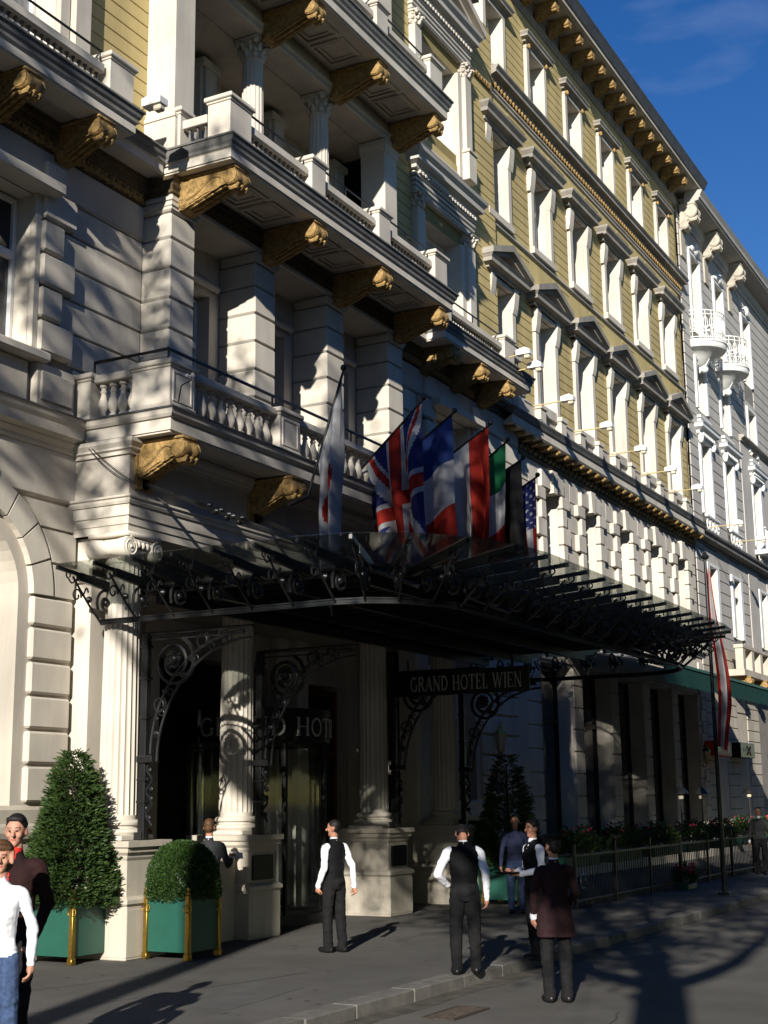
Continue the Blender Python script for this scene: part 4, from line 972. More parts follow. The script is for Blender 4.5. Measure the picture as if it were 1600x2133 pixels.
for c in wc[:2]:     # half round balconies
    bal = MB(); bal.lathe([(.15, 18.55), (.35, 18.62), (.5, 18.85), (.95, 19.10), (1.08, 19.12), (1.12, 19.18), (1.12, 19.30), (1.16, 19.34), (1.16, 19.40), (0.02, 19.41)], (c, YB+.05, 0), 28, 'z', False, PI, 2*PI)
    bo = bal.build('round_balcony', 'frame', G2, 40)
    con = MB(); con.prism([(YB, 18.3), (YB-.25, 18.5), (YB-.45, 18.85), (YB, 18.85)], 'x', c-.12, c+.12); con.ball((c, YB-.2, 18.45), .14, 8, 6); con.build('console', 'frame', bo)
    r = MB()
    for z in (19.50, 19.72, 20.42, 20.58): r.tube([(c+1.08*math.cos(PI+PI*t/24), YB+.05+1.08*math.sin(PI+PI*t/24), z) for t in range(25)], .022 if z < 20.5 else .03, 5)
    for q in range(13):
        a = PI+PI*(q+.5)/13; x_, y_ = c+1.08*math.cos(a), YB+.05+1.08*math.sin(a); r.tube([(x_, y_, 19.41), (x_, y_, 20.58)], .016, 5)
        pts = [(c+1.08*math.cos(a+.08*math.cos(t*.55)), YB+.05+1.08*math.sin(a+.08*math.cos(t*.55)), 20.05+.26*math.sin(t*.55)) for t in range(13)]; r.tube(pts, .013, 4)
    r.build('railing', 'frame', bo)
r2 = [(X2, YB), (X3, YB)]
mould('eaves', [(X2+.4, YB), (X3, YB)], [(0, 24.1), (.06, 24.12), (.06, 24.3), (.14, 24.36), (.14, 24.7), (.78, 24.82), (.78, 24.9), (.84, 24.91), (.86, 25.02), (.92, 25.14), (.95, 25.2), (.3, 25.35)], 'greywash', G2)
b = MB(); b.add([(X2+.4, YB-.9, 25.21), (X3, YB-.9, 25.21), (X3, 17, 27.6), (X2+.4, 17, 27.6)], [(0, 1, 2, 3)]); b.build('roof', 'roof', G2)
cs = console_mesh(.5, .62, 1.1, 'stone', True)
for x in (50.4, 53.75, 57.6): inst('console', cs, G2, (x, YB-.02, 24.72)); boxpart('console_strip', x-.3, x+.3, YB-.06, YB+.02, 22.6, 23.7, 'stone', G2)
mould('cornice', r2, [(0, 11.35), (.06, 11.36), (.06, 11.44), (.30, 11.5), (.30, 11.6), (.38, 11.68), (.40, 11.76), (0, 11.84)], 'grime', G2)
# smooth lower field and string course at its far end
boxpart('smooth_panel', 57.75, 59.33, YB-.03, YB+.055, 7.6, 16.9, 'greywash', G2); boxpart('smooth_panel', 61.07, X3, YB-.03, YB+.055, 7.6, 16.9, 'greywash', G2)
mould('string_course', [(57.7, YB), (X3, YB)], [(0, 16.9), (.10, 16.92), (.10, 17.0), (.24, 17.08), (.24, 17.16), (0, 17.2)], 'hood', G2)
b = MB(); b.ball((60.2, YB-.12, 15.9), .3, 10, 6, (1.2, .5, 1)); b.cbox(59.2, 61.2, YB-.25, YB, 15.7, 15.8, .02); b.build('window_crest', 'frame', G2, 60)
b = MB(); b.cbox(59.2, 61.2, YB-.55, YB, 12.2, 12.4, .02)
for q in range(10): b.tube([(59.3+q*.2, YB-.5, 12.4), (59.3+q*.2, YB-.5, 13.3)], .02, 5)
b.cbox(59.2, 61.2, YB-.54, YB-.46, 13.3, 13.36, .01); b.build('window_balcony', 'frame', G2)
# its ground storey
for i in range(17):
    for u, v in ((X2+.02, 51.2), (52.6, 54.4), (56.0, 57.9)): piece('grooved_course', u, v, YB-.02, YB+.05, .3+.43*i+.014, .3+.43*(i+1)-.014, 'stone', V, .014)
for u, v in ((51.22, 52.58), (54.42, 55.98)):
    boxpart('shop_opening', u, v, YB+.01, YB+.04, .3, 5.2, 'stone', G2); boxpart('wall_panel', u, v, YB-.01, YB+.05, 5.25, 7.6, 'stone', G2)
boxpart('stone_balcony', 53.0, 60, 12.75, YB, 6.55, 6.8, 'stone', G2)
for q in range(5): boxpart('balcony_pedestal', 53.1+q*1.4, 53.5+q*1.4, 12.8, 13.1, 6.81, 7.6, 'stone', G2)
boxpart('balcony_coping', 53.05, 60, 12.78, 13.14, 7.61, 7.75, 'stone', G2)
for x in (53.6, 56.2): inst('console', con_big, G2, (x, YB-.02, 6.54))
b = MB(); b.box(X2+.05, X3, 14.4, 16, 0, 24.8); b.build('building_core', 'darkroom', G2)
def shop_sign(px, m, label, mark):
    p0 = onY(px[0], px[1], 13.1); p1 = onY(px[2], px[3], 13.1)
    t = thing('shop_sign', label, 'sign', (p0.x, 13.1, p1.z))
    bb = MB(); bb.cbox(p0.x, p1.x, 13.06, 13.46, p1.z, p0.z, .02); bb.build('board', m, t)
    mm = MB(); w_ = p1.x-p0.x; h_ = p0.z-p1.z
    if mark:
        for q in range(5): mm = MB(); mm.box(p0.x+w_*(.2+.12*q), p0.x+w_*(.27+.12*q), 13.052, 13.058, p1.z+h_*.42, p1.z+h_*(.58 if q % 2 else .66)); mm.build('lettering', 'lettering', t)
        mm = MB(); mm.tube([(p0.x+w_*.45, 13.056, p1.z+h_*.2), (p0.x+w_*.7, 13.056, p1.z+h_*.75)], .03, 4); mm.tube([(p0.x+w_*.7, 13.056, p1.z+h_*.2), (p0.x+w_*.45, 13.056, p1.z+h_*.75)], .03, 4); mm.build('emblem', 'sign_red', t)
    else:
        for q in (.12, .2, .72, .8): mm = MB(); mm.box(p0.x+w_*q, p0.x+w_*(q+.05), 13.052, 13.058, p1.z+h_*.25, p1.z+h_*.78); mm.build('lettering', 'lettering', t)
shop_sign((1488, 1542, 1523, 1576), 'sign_red', 'red shop sign over the narrow entrance of the grey building', False)
shop_sign((1540, 1546, 1571, 1580), 'sign_black', 'black shop sign with red mark over the second entrance of the grey building', True)

# ================================================================ GLASS CANOPY
K = thing('glass_canopy', 'black iron and glass canopy with scrolled ribs over the hotel entrance', 'canopy', (21.5, 10, 4.5))
def outline(xl, xr, yf, rx, ry, step=.74, yb=12.75):
    st = []
    cyl = 8.9; cxl = 17.2; cxr = 26.4
    n = 6
    for i in range(n): st.append(((0, (yb-(yb-cyl)*i/n)), None))
    pts = []
    for i in range(n): pts.append((xl, yb-(yb-cyl)*i/n))
    for i in range(5): a = PI+(PI/2)*i/5; pts.append((cxl+(cxl-xl)*math.cos(a), cyl+(cyl-yf)*math.sin(a)))
    m = 12
    for i in range(m+1): pts.append((cxl+(cxr-cxl)*i/m, yf))
    for i in range(1, 6): a = 1.5*PI+(PI/2)*i/5; pts.append((cxr+(xr-cxr)*math.cos(a), cyl+(cyl-yf)*math.sin(a)))
    for i in range(1, n+1): pts.append((xr, cyl+(yb-cyl)*i/n))
    return pts
OUT = outline(14.40, 29.2, 6.65, 0, 0); INN = outline(15.38, 28.22, 7.65, 0, 0)
ZI, ZO = 4.56, 5.27
FAR = outline(15.95, 27.65, 8.2, 0, 0); ZF = 5.13
for i, (o_, n_, f_) in enumerate(zip(OUT, INN, FAR)):
    o3 = Vector((o_[0], o_[1], ZO)); n3 = Vector((f_[0], f_[1], ZF)); d = o3-n3
    b = MB(); s_ = d.cross(Vector((0, 0, 1))).normalized()*.034; up = s_.cross(d).normalized()
    if up.z < 0: up = -up
    for p0, p1, dp in ((n3, n3+d*.70, .12), (n3, n3+d*.985, .055)):
        vs = []; sk = s_*(1 if dp > .1 else .6)
        for p in (p0, p1): vs += [p-sk-up*(dp+.012), p+sk-up*(dp+.012), p+sk-up*.012, p-sk-up*.012]
        b.add(vs, [(0, 1, 2, 3)[::-1], (4, 5, 6, 7), (0, 1, 5, 4), (1, 2, 6, 5), (2, 3, 7, 6), (3, 0, 4, 7)])
    # scrollwork between ring beam and rib, in the vertical plane of the rib
    hd = Vector((d.x, d.y, 0)); hd.normalize(); Lr = (Vector(o_)-Vector(n_)).length
    P_ = lambda r_, z_: Vector((n_[0], n_[1], 0))+hd*r_+Vector((0, 0, z_))
    b.tube([P_(-.02, ZI-.02), P_(Lr*.25, ZI+.20), P_(Lr*.48, ZI+.42), P_(Lr*.64, ZI+.58)], .017, 6)
    sp = [P_(-.10+(.21-.0075*t)*math.cos(-.6+t*.42), ZI+.30+(.21-.0075*t)*math.sin(-.6+t*.42)) for t in range(24)]; b.tube(sp, .022, 5)
    b.ball(P_(-.10, ZI+.30), .06, 8, 5)
    sc1 = [P_(Lr*.55+.10*math.cos(3.4-t*.5)*(1-.045*t), ZI+.33+.10*math.sin(3.4-t*.5)*(1-.045*t)) for t in range(15)]; b.tube(sc1, .014, 5)
    b.tube([P_(Lr*.30+.02*t, ZI+.40+.06*math.sin(t*.8)) for t in range(8)], .013, 5); b.ball(P_(Lr*.28, ZI+.30), .05, 6, 4)
    b.tube([P_(Lr*.74-.16+.16*t/6, ZI+.55-.06*math.sin(t/6*PI)) for t in range(7)]+[P_(Lr*.74+.042*math.sin(t*.6), ZI+.55+.042-.042*math.cos(t*.6)) for t in range(10)], .012, 5)
    b.build('rib', 'iron', K, 50)
for i in range(len(OUT)-1):
    q = [Vector((*FAR[i], ZF+.004)), Vector((*FAR[i+1], ZF+.004)), Vector((*OUT[i+1], ZO+.004)), Vector((*OUT[i], ZO+.004))]
    cen = sum(q, Vector())/4; q = [cen+(p-cen)*.99 for p in q]
    nn = (q[1]-q[0]).cross(q[3]-q[0]).normalized()*.005
    b = MB(); vs = [p-nn for p in q]+[p+nn for p in q]; b.add(vs, [(0, 1, 2, 3)[::-1], (4, 5, 6, 7), (0, 1, 5, 4), (1, 2, 6, 5), (2, 3, 7, 6), (3, 0, 4, 7)]); b.build('pane', 'canopy_glass', K)
b = MB(); b.sweep(INN, [(-.03, 4.53), (.02, 4.53), (.02, 4.545), (.01, 4.55), (.01, 4.585), (.025, 4.59), (.025, 4.61), (-.03, 4.612)], False)
b.build('ring_beam', 'iron', K)
b = MB(); b.prism([(p[0], p[1]) for p in FAR], 'z', ZF-.03, ZF+.02); b.build('roof_sheet', 'iron_flat', K)
b = MB()
for i in range(24): x_ = 16.1+i*.48; b.box(x_-.02, x_+.02, 8.3, 12.6, ZF-.10, ZF-.031)
for y_ in (8.8, 10.0, 11.2, 12.2): b.box(15.98, 27.62, y_-.05, y_+.05, ZF-.26, ZF-.101)
tag(b.build('roof_purlins', 'iron', K), kind='stuff')
# posts and spandrel brackets
br = MB()   # local: y = distance in front of the post (toward street is -y), z absolute
def arc_pts(r0, n=16, off=0.0): return [(0, -(1.55+off)*(1-math.cos(t*PI/2/n))-.06, 2.72+(1.62-off*.2)*math.sin(t*PI/2/n)-off) for t in range(n+1)]
br.tube(arc_pts(0), .026, 6); br.tube([(0, y_*1.0-.11, z_-.10) for _, y_, z_ in arc_pts(0)], .022, 6)
ap = arc_pts(0)
for t in range(2, 16, 2): br.tube([(0, ap[t][1]-.055+.045*math.cos(a*.8), ap[t][2]-.05+.045*math.sin(a*.8)) for a in range(9)], .010, 4)
for cy_, cz_, r_, turns in ((-.44, 3.98, .36, 36), (-.92, 4.26, .12, 20), (-.20, 3.40, .12, 20), (-1.25, 4.33, .075, 16)):
    br.tube([(0, cy_+r_*(1-.024*t)*math.cos(t*.42+2), cz_+r_*(1-.024*t)*math.sin(t*.42+2)) for t in range(turns)], .030 if r_ > .2 else .017, 5)
for a in range(10): br.ball((0, -.42+.11*math.cos(a*.63), 4.02+.11*math.sin(a*.63)), .038, 6, 4, (.7, 1, 1))
br.ball((0, -.42, 4.02), .08, 8, 5, (.6, 1, 1))
for y_, z_ in ((-.6, 3.80), (-.75, 4.0), (-1.05, 4.22), (-.12, 3.0), (-.14, 3.2), (-.3, 3.58)): br.ball((0, y_, z_), .05, 6, 4, (.6, 1.2, .9))
br.tube([(0, -.02, 4.40), (0, -1.75, 4.40)], .028, 6); br.tube([(0, -.02, 4.31), (0, -1.6, 4.31)], .014, 5)
br = br.mesh('bracket', 'iron', 50)
for x in COLX:
    PY = 12.21
    b = MB(); b.cbox(x-.055, x+.055, PY-.055, PY+.055, 1.552, 4.42, .012); b.cbox(x-.10, x+.10, PY-.2, PY+.07, 2.60, 2.70, .015); b.cbox(x-.09, x+.09, PY-.045, PY+.09, 1.552, 1.66, .01)
    for z in (2.05, 2.35, 3.2, 3.75, 4.2): b.cbox(x-.075, x+.075, PY-.075, PY+.075, z, z+.04, .01)
    po = b.build('post', 'iron', K)
    inst('bracket', br, po, (x, PY-.05, 0))
    cl = MB()      # climbing scroll ornament under the collar
    cl.tube([(x, PY-.10+.05*math.sin(t*.9), 2.6-t*.045) for t in range(20)], .018, 5)
    for t in range(6): cl.ball((x, PY-.10+.06*math.sin(t*1.9), 2.5-t*.13), .042, 6, 4, (.7, 1, 1))
    cl.build('post_ornament', 'iron', po, 50)
# hanger rods from the facade to the canopy front
for x, xt in zip(COLX, (15.9, 18.9, 23.0, 26.1)):
    b = MB(); a_ = Vector((x, YE-.02, 6.62)); c_ = Vector((xt, 7.95, 4.75)); b.tube([a_, c_], .032, 6)
    b.cbox(x-.08, x+.08, YE-.06, YE, 6.50, 6.74, .01)
    for q in range(9): p = a_+(c_-a_)*(.26+.016*q); b.ball(p+Vector((.03*math.sin(q*2), 0, .04*math.cos(q*2.3))), .05, 6, 4)
    b.build('hanger_rod', 'iron', K, 50)

# ================================================================ SIGNS
ARC = lambda cx, cy, rx, ry, a0, a1, n=16: [(cx+rx*math.cos(math.radians(a0+(a1-a0)*i/n)), cy+ry*math.sin(math.radians(a0+(a1-a0)*i/n))) for i in range(n+1)]
T, t_ = .15, .055
def stem(x, y0=0, y1=1, w_=T): return [([(x, y0), (x, y1)], w_)]
def ser(x, y, h=.13): return [([(x-h, y), (x+h, y)], .045)]
def stm(x, w_=T): return stem(x, .02, .98, w_)+ser(x, .02)+ser(x, .98)
GL = {
 'G': (.95, [(ARC(.47, .5, .40, .46, 48, 312), .11)]+stem(.80, .05, .42, .13)+ser(.80, .43, .13)+[([(.80, .10), (.62, .05)], .06)]),
 'R': (.90, stm(.18)+[(ARC(.40, .735, .27, .22, 90, -90), .12), ([(.18, .957), (.42, .957)], .05), ([(.18, .515), (.42, .515)], .05), ([(.44, .51), (.80, .02)], .13)]+ser(.82, .02, .09)),
 'A': (.95, [([(.48, .98), (.14, .02)], .06), ([(.46, .98), (.82, .02)], .15), ([(.27, .36), (.70, .36)], .05)]+ser(.14, .02)+ser(.83, .02)),
 'N': (1.0, stm(.17, .06)+stm(.83, .06)+[([(.15, .97), (.82, .03)], .15)]),
 'D': (.95, stm(.18)+[(ARC(.38, .5, .42, .46, 90, -90), .13), ([(.18, .96), (.40, .96)], .05), ([(.18, .04), (.40, .04)], .05)]),
 'H': (1.0, stm(.19)+stm(.81)+[([(.2, .5), (.8, .5)], .05)]),
 'O': (1.0, [(ARC(.5, .5, .40, .46, 0, 360, 28), .115)]),
 'T': (.85, stm(.43)+[([(.06, .965), (.80, .965)], .06), ([(.07, .98), (.07, .78)], .045), ([(.79, .98), (.79, .78)], .045)]),
 'E': (.80, stm(.18)+[([(.15, .965), (.68, .965)], .055), ([(.15, .035), (.70, .035)], .055), ([(.18, .5), (.52, .5)], .05), ([(.68, .98), (.68, .78)], .04), ([(.70, .02), (.70, .24)], .04), ([(.52, .60), (.52, .40)], .04)]),
 'L': (.78, stm(.18)+[([(.15, .035), (.68, .035)], .055), ([(.68, .02), (.68, .26)], .04)]),
 'W': (1.30, [([(.10, .98), (.38, .02)], .14), ([(.38, .02), (.64, .98)], .055), ([(.62, .98), (.90, .02)], .14), ([(.90, .02), (1.16, .98)], .055)]+ser(.10, .98, .11)+ser(.64, .98, .11)+ser(1.17, .98, .11)),
 'I': (.42, stm(.2)), ' ': (.45, [])}
def lettering(text, h, place, m, name, parent, thick=.012):
    """place(u, v, depth) -> world point; u along text, v up"""
    u0 = 0
    for ch in text:
        adv, strokes = GL[ch]; b = MB()
        for q, (pts, w_) in enumerate(strokes):
            dd = thick+.0006*q
            P2 = [Vector(p) for p in pts]; n = len(P2); lo = []; hi = []
            for i in range(n):
                d = (P2[min(i+1, n-1)]-P2[max(i-1, 0)]).normalized(); nn = Vector((-d.y, d.x))*w_/2; lo.append(P2[i]-nn); hi.append(P2[i]+nn)
            for i in range(n-1):
                c4 = (lo[i], lo[i+1], hi[i+1], hi[i])
                f = [place((u0+p.x)*h, p.y*h, dd) for p in c4]; k = [place((u0+p.x)*h, p.y*h, 0) for p in c4]
                b.add(f+k, [(0, 1, 2, 3), (0, 4, 5, 1), (1, 5, 6, 2), (2, 6, 7, 3), (3, 7, 4, 0)])
        u0 += adv*1.06
        if strokes: b.build(name, m, parent)
def twidth(t): return sum(GL[c][0]*1.06 for c in t)
SX = 23.05
sg = thing('hotel_sign', 'black hanging board lettered GRAND HOTEL WIEN under the canopy', 'sign', (SX, 10.9, 4.0))
boxpart('board', SX, SX+.07, 9.38, 12.12, 3.93, 4.38, 'sign_black', sg)
hh = .27; tw = twidth('GRAND HOTEL WIEN'); sc0 = 2.24/(tw*hh)
lettering('GRAND HOTEL WIEN', hh, lambda u, v, d: (SX-.002-d, 11.74-u*sc0, 4.01+v), 'lettering', 'letter', sg)
b = MB()
for y_ in (9.7, 11.8): b.tube([(SX+.03, y_, 4.37), (SX+.03, y_, 4.6)], .02, 5)
b.build('hanger', 'iron', sg)
# lettering bent round the revolving door drum, facing the approach
hh = .32; tw = twidth('GRAND HOTEL')*hh*1.0; a_mid = math.radians(238)
lettering('GRAND HOTEL', hh, lambda u, v, d: (DX+(1.365+d)*math.cos(a_mid+(u-tw/2)/1.365), DY+(1.365+d)*math.sin(a_mid+(u-tw/2)/1.365), 3.16+v), 'lettering', 'letter', drum)

# ================================================================ FLAGS
def pat_japan(u, v):  return 'flag_red' if math.hypot((u-.5)*1.55, (v-.5)*2.5) < .36 else 'flag_white'
def pat_uk(u, v):
    x_, y_ = v*2-1, (1-u)-.5         # x fly 0..2 centred, y -0.5..0.5
    if abs(y_) < .1 or abs(x_) < .1: return 'flag_red'
    if abs(y_) < .167 or abs(x_) < .167: return 'flag_white'
    d1 = (y_-x_*.5); d2 = (y_+x_*.5); k = .894
    if abs(d1)*k < .1 or abs(d2)*k < .1:
        if (abs(d1)*k < .1 and 0 < d1*k*(1 if x_ < 0 else -1) < .067) or (abs(d2)*k < .1 and 0 < d2*k*(-1 if x_ > 0 else 1)*-1 < .067): return 'flag_red'
        return 'flag_white'
    return 'flag_navy'
def tri_v(a, c, e): return lambda u, v: a if v < 1/3 else (c if v < 2/3 else e)
def tri_u(a, c, e): return lambda u, v: a if u < 1/3 else (c if u < 2/3 else e)
def pat_us(u, v):
    if u < .54 and v < .42:
        q, r_ = (v/.42*11) , (u/.54*9)
        return 'flag_white' if (int(q) % 2 == int(r_) % 2) and (q % 1-.5)**2+(r_ % 1-.5)**2 < .09 else 'flag_navy'
    return 'flag_red' if int(u*13) % 2 == 0 else 'flag_white'
flags = [
 ('flag', 'white flag with red disc on the leftmost pole above the entrance', (716, 770), (672, 925), 18.45, 2.65, pat_japan, .55, .26),
 ('flag', 'blue flag with red and white crosses on a slanting pole', (882, 832), (790, 935), 21.3, 2.75, pat_uk, .82, .13),
 ('flag', 'blue, white and red banded flag third from the left', (947, 858), (885, 912), 22.5, 2.5, tri_v('flag_blue', 'flag_white', 'flag_red'), .85, .12),
 ('flag', 'red, white and red striped flag fourth from the left', (1022, 884), (972, 922), 24.25, 2.5, tri_u('flag_red', 'flag_white', 'flag_red'), .75, .16),
 ('flag', 'green, white and red banded flag fifth from the left', (1058, 918), (1015, 955), 25.1, 2.5, tri_v('flag_green', 'flag_white', 'flag_red'), .75, .12),
 ('flag', 'black, red and yellow striped flag sixth from the left', (1090, 955), (1060, 975), 25.9, 2.7, tri_u('flag_black', 'flag_red', 'flag_yellow'), .7, .14),
 ('flag', 'starred blue flag with red and white stripes, rightmost of the row', (1120, 992), (1083, 1018), 26.65, 2.5, pat_us, .7, .12)]
for fi, (nm, lab, tip, low, X, Lf, pat, comp, fold) in enumerate(flags):
    tp = onX(*tip, X); lo = onX(*low, X); dr = (lo-tp).normalized(); Hs = 1.45
    base = tp+dr*max(2.2, (tp.y-11.5)/min(dr.y*-1, -.05) if False else 2.3)
    if fi == 0: base = tp+dr*2.1
    f = thing(nm, lab, 'flag', base, 'flags over the hotel entrance')
    b = MB(); b.tube([base, tp], .022, 8); b.ball(tp+Vector((0, 0, .03)), .055, 10, 7); b.build('flagpole', 'iron', f, 40)
    b = MB(); b.tube([base, base+Vector((0, .35, -.1))], .04, 6); b.build('holder', 'iron', f)
    NU, NV = 56, 84; b = MB(); vs = []; rnd = random.Random(fi+2)
    ph = rnd.uniform(0, 6); nf = rnd.choice((2.3, 2.8, 3.2))
    for j in range(NV+1):
        v = j/NV
        for i in range(NU+1):
            u = i/NU
            p = tp+dr*(.06+Hs*u)
            sh_ = 1-(1-comp)*min(1, v*1.6)                       # cloth gathers as it hangs
            along = (tp+dr*(.06+Hs*.12)); hx = p.y-along.y
            drop = v*Lf*(1-.06*u)
            y_ = along.y+hx*(1-(1-sh_)*(0.25+.75*v)); 
            zz = p.z-drop-max(0, (1-sh_))*0.0
            a = min(1, v*2.2)
            x_ = X+a*(fold*math.sin(u*nf*2*PI+ph+1.1*v)+.05*math.sin(u*17+ph+v*4))
            y_ += a*.05*math.sin(u*nf*2*PI*1.0+ph+1.5)+.10*v*math.sin(v*3+ph)
            vs.append((x_, y_, zz))
    mats = []; b.v = vs
    for j in range(NV):
        for i in range(NU):
            m_ = pat((i+.5)/NU, (j+.5)/NV)
            if m_ not in mats: mats.append(m_)
            b.f.append([j*(NU+1)+i, j*(NU+1)+i+1, (j+1)*(NU+1)+i+1, (j+1)*(NU+1)+i]); b.mi.append(mats.index(m_))
    b.build('cloth', mats, f, 180)
# standing pole with furled banner at the kerb
g = onZ(1510, 1863)
f = thing('flag_mast', 'tall dark mast with a long red and white banner hanging, standing on the pavement', 'flag', (g.x, g.y, 0))
b = MB(); b.tube([(g.x, g.y, 0), (g.x, g.y, 7.25)], .055, 10, .035); b.cbox(g.x-.12, g.x+.12, g.y-.12, g.y+.12, 0, .05, .01); b.build('mast', 'iron', f, 40)
b = MB(); b.lathe([(.02, 0), (.08, .03), (.10, .08), (.06, .12), (.02, .2)], (g.x, g.y, 7.25), 10); b.build('finial', 'iron', f, 40)
b = MB(); NU, NV = 30, 60; mats = ['flag_red', 'flag_white']
for j in range(NV+1):
    v = j/NV; wd = .04+.27*math.sin(min(1, v*1.15)*PI*.62)*(1-.35*max(0, v-.75)/.25)
    for i in range(NU+1):
        u = i/NU; b.v.append((g.x+.07+.10*math.sin(u*11+v*2)*min(1, v*3)+.05*u, g.y-.03-wd*u+.04*math.sin(v*7), 7.1-3.95*v-.12*u))
for j in range(NV):
    for i in range(NU):
        u = (i+.5)/NU; b.f.append([j*(NU+1)+i, j*(NU+1)+i+1, (j+1)*(NU+1)+i+1, (j+1)*(NU+1)+i]); b.mi.append(1 if .35 < u < .68 else 0)
b.build('banner', mats, f, 180)

# ================================================================ FLOODLIGHTS on arms
ord_ = ['first', 'second', 'third', 'fourth', 'fifth', 'sixth']
def flood(x, y0, y1, z, label, arm=True):
    t = thing('floodlight', label, 'floodlight', (x, y0, z), 'floodlights on arms along the first floor')
    b = MB(); b.tube([(x, y0, z), (x, y1+.1, z+.02)], .018, 6); b.build('arm', 'yellow', t)
    b = MB(); b.prism([(y1+.14, z-.01), (y1-.22, z-.01), (y1-.22, z+.10), (y1-.10, z+.17), (y1+.14, z+.12)], 'x', x-.10, x+.10); b.build('lamp_housing', 'frame', t)
    b = MB(); b.cbox(x-.07, x+.07, y1-.2, y1-.05, z-.11, z-.012, .02); b.build('lamp_glass', 'lampglass', t)
for k in range(5): flood(33.72+3.12*k, YM-.2, 12.38, 12.42, 'white floodlight on a yellow arm, %s along the far yellow facade' % ord_[k])
flood(50.6, YB-.35, 12.1, 11.9, 'white floodlight on a yellow arm, nearer of two on the grey building'); flood(54.2, YB-.35, 12.1, 11.9, 'white floodlight on a yellow arm, farther of two on the grey building')
p = onY(1073, 742, 12.4); flood(p.x, 12.55, 12.2, p.z, 'white floodlight at the corner of the projecting bay, upper of two')
p = onY(1093, 770, 12.3); flood(p.x, 12.5, 12.05, p.z, 'white floodlight at the corner of the projecting bay, lower of two')
p = onY(318, 222, 12.4); flood(p.x, 12.9, 12.4, p.z, 'white floodlight beside the tall cream pillar of the upper loggia')

# ================================================================ AWNING
A_ = thing('awning', 'dark green awning stretched over the terrace under the canopy end', 'awning', (43.5, 13, 5.5)); AX0, AX1, AY, AZ = 34.9, 49.6, 10.5, 5.44
b = MB(); b.prism([(13.35, 6.45), (AY, AZ+.04), (AY, AZ+.02), (13.35, 6.42)], 'x', AX0, AX1); b.build('fabric', 'awning_green', A_)
b = MB(); b.cbox(AX0, AX1, AY-.06, AY+.02, AZ, AZ+.09, .01); b.build('front_bar', 'planter_green', A_)
b = MB(); n_ = 72
for i in range(n_):
    x0 = AX0+(AX1-AX0)*i/n_; x1 = AX0+(AX1-AX0)*(i+1)/n_; zb = AZ-.46-.05*abs(math.sin(i*PI/3)); zc_ = AZ-.46-.05*abs(math.sin((i+1)*PI/3)); b.add([(x0, AY-.03, AZ), (x1, AY-.03, AZ), (x1, AY-.04, zc_), (x0, AY-.04, zb)], [(0, 1, 2, 3)])
b.build('valance', 'awning_green', A_)
for x_ in (AX0+.5, AX0+2.4): b = MB(); b.tube([(x_, 13.3, 6.1), (x_-.7, 11.9, 5.75), (x_+.1, AY+.02, AZ+.03)], .03, 6); b.build('folding_arm', 'frame', A_)
# ================================================================ PLANTERS AND CLIPPED PLANTS
def planter(x, y, s, label, grp='green planters with brass corner posts'):
    t = thing('planter', label, 'planter', (x+s/2, y+s/2, 0), grp)
    for (a, c, d, e, nm) in ((x+.03, x+.05, y+.04, y+s-.04, 'panel'), (x+s-.05, x+s-.03, y+.04, y+s-.04, 'panel'), (x+.04, x+s-.04, y+.03, y+.05, 'panel'), (x+.04, x+s-.04, y+s-.05, y+s-.03, 'panel')):
        boxpart(nm, a, c, d, e, .10, .80, 'planter_green', t, .004)
    boxpart('soil', x+.051, x+s-.051, y+.051, y+s-.051, .6, .74, 'soil', t)
    pm = MB(); pm.cbox(-.035, .035, -.035, .035, 0, .84, .008); pm.lathe([(.035, .84), (.042, .85), (.042, .87), (.02, .885), (.03, .90), (.034, .92), (.02, .945), (.004, .955)], (0, 0, 0), 10); pm.cbox(-.045, .045, -.045, .045, 0, .09, .01); pm = pm.mesh('corner_post', 'brass', 40)
    rm = MB(); rm.tube([(0, .052*math.cos(a*PI/8), -.052+.052*math.sin(a*PI/8)) for a in range(17)], .008, 6); rm = rm.mesh('ring', 'brass', 60)
    for px_, py_ in ((x+.035, y+.035), (x+s-.035, y+.035), (x+.035, y+s-.035), (x+s-.035, y+s-.035)):
        po = inst('corner_post', pm, t, (px_, py_, 0)); inst('ring', rm, po, (px_-.045, py_-.02, .72), math.radians(35))
    return t
def spray(b, p, d, ln, wd, rnd, n=5):
    """feathery twig: a few narrow leaf blades fanned along direction d"""
    d = d.normalized(); sd = d.cross(Vector((rnd.uniform(-.3, .3), rnd.uniform(-.3, .3), 1))).normalized()
    for k in range(n):
        t = k/(n-1) if n > 1 else 0; dirv = (d+sd*rnd.uniform(-.9, .9)+Vector((0, 0, rnd.uniform(-.3, .35)))).normalized()
        q = p+d*ln*t*.7; e = q+dirv*ln*.55; w_ = dirv.cross(Vector((rnd.uniform(-1, 1), rnd.uniform(-1, 1), rnd.uniform(-1, 1)))).normalized()*wd
        b.add([q-w_*.4, q+dirv*ln*.28+w_, e, q+dirv*ln*.28-w_], [(0, 1, 2, 3)])
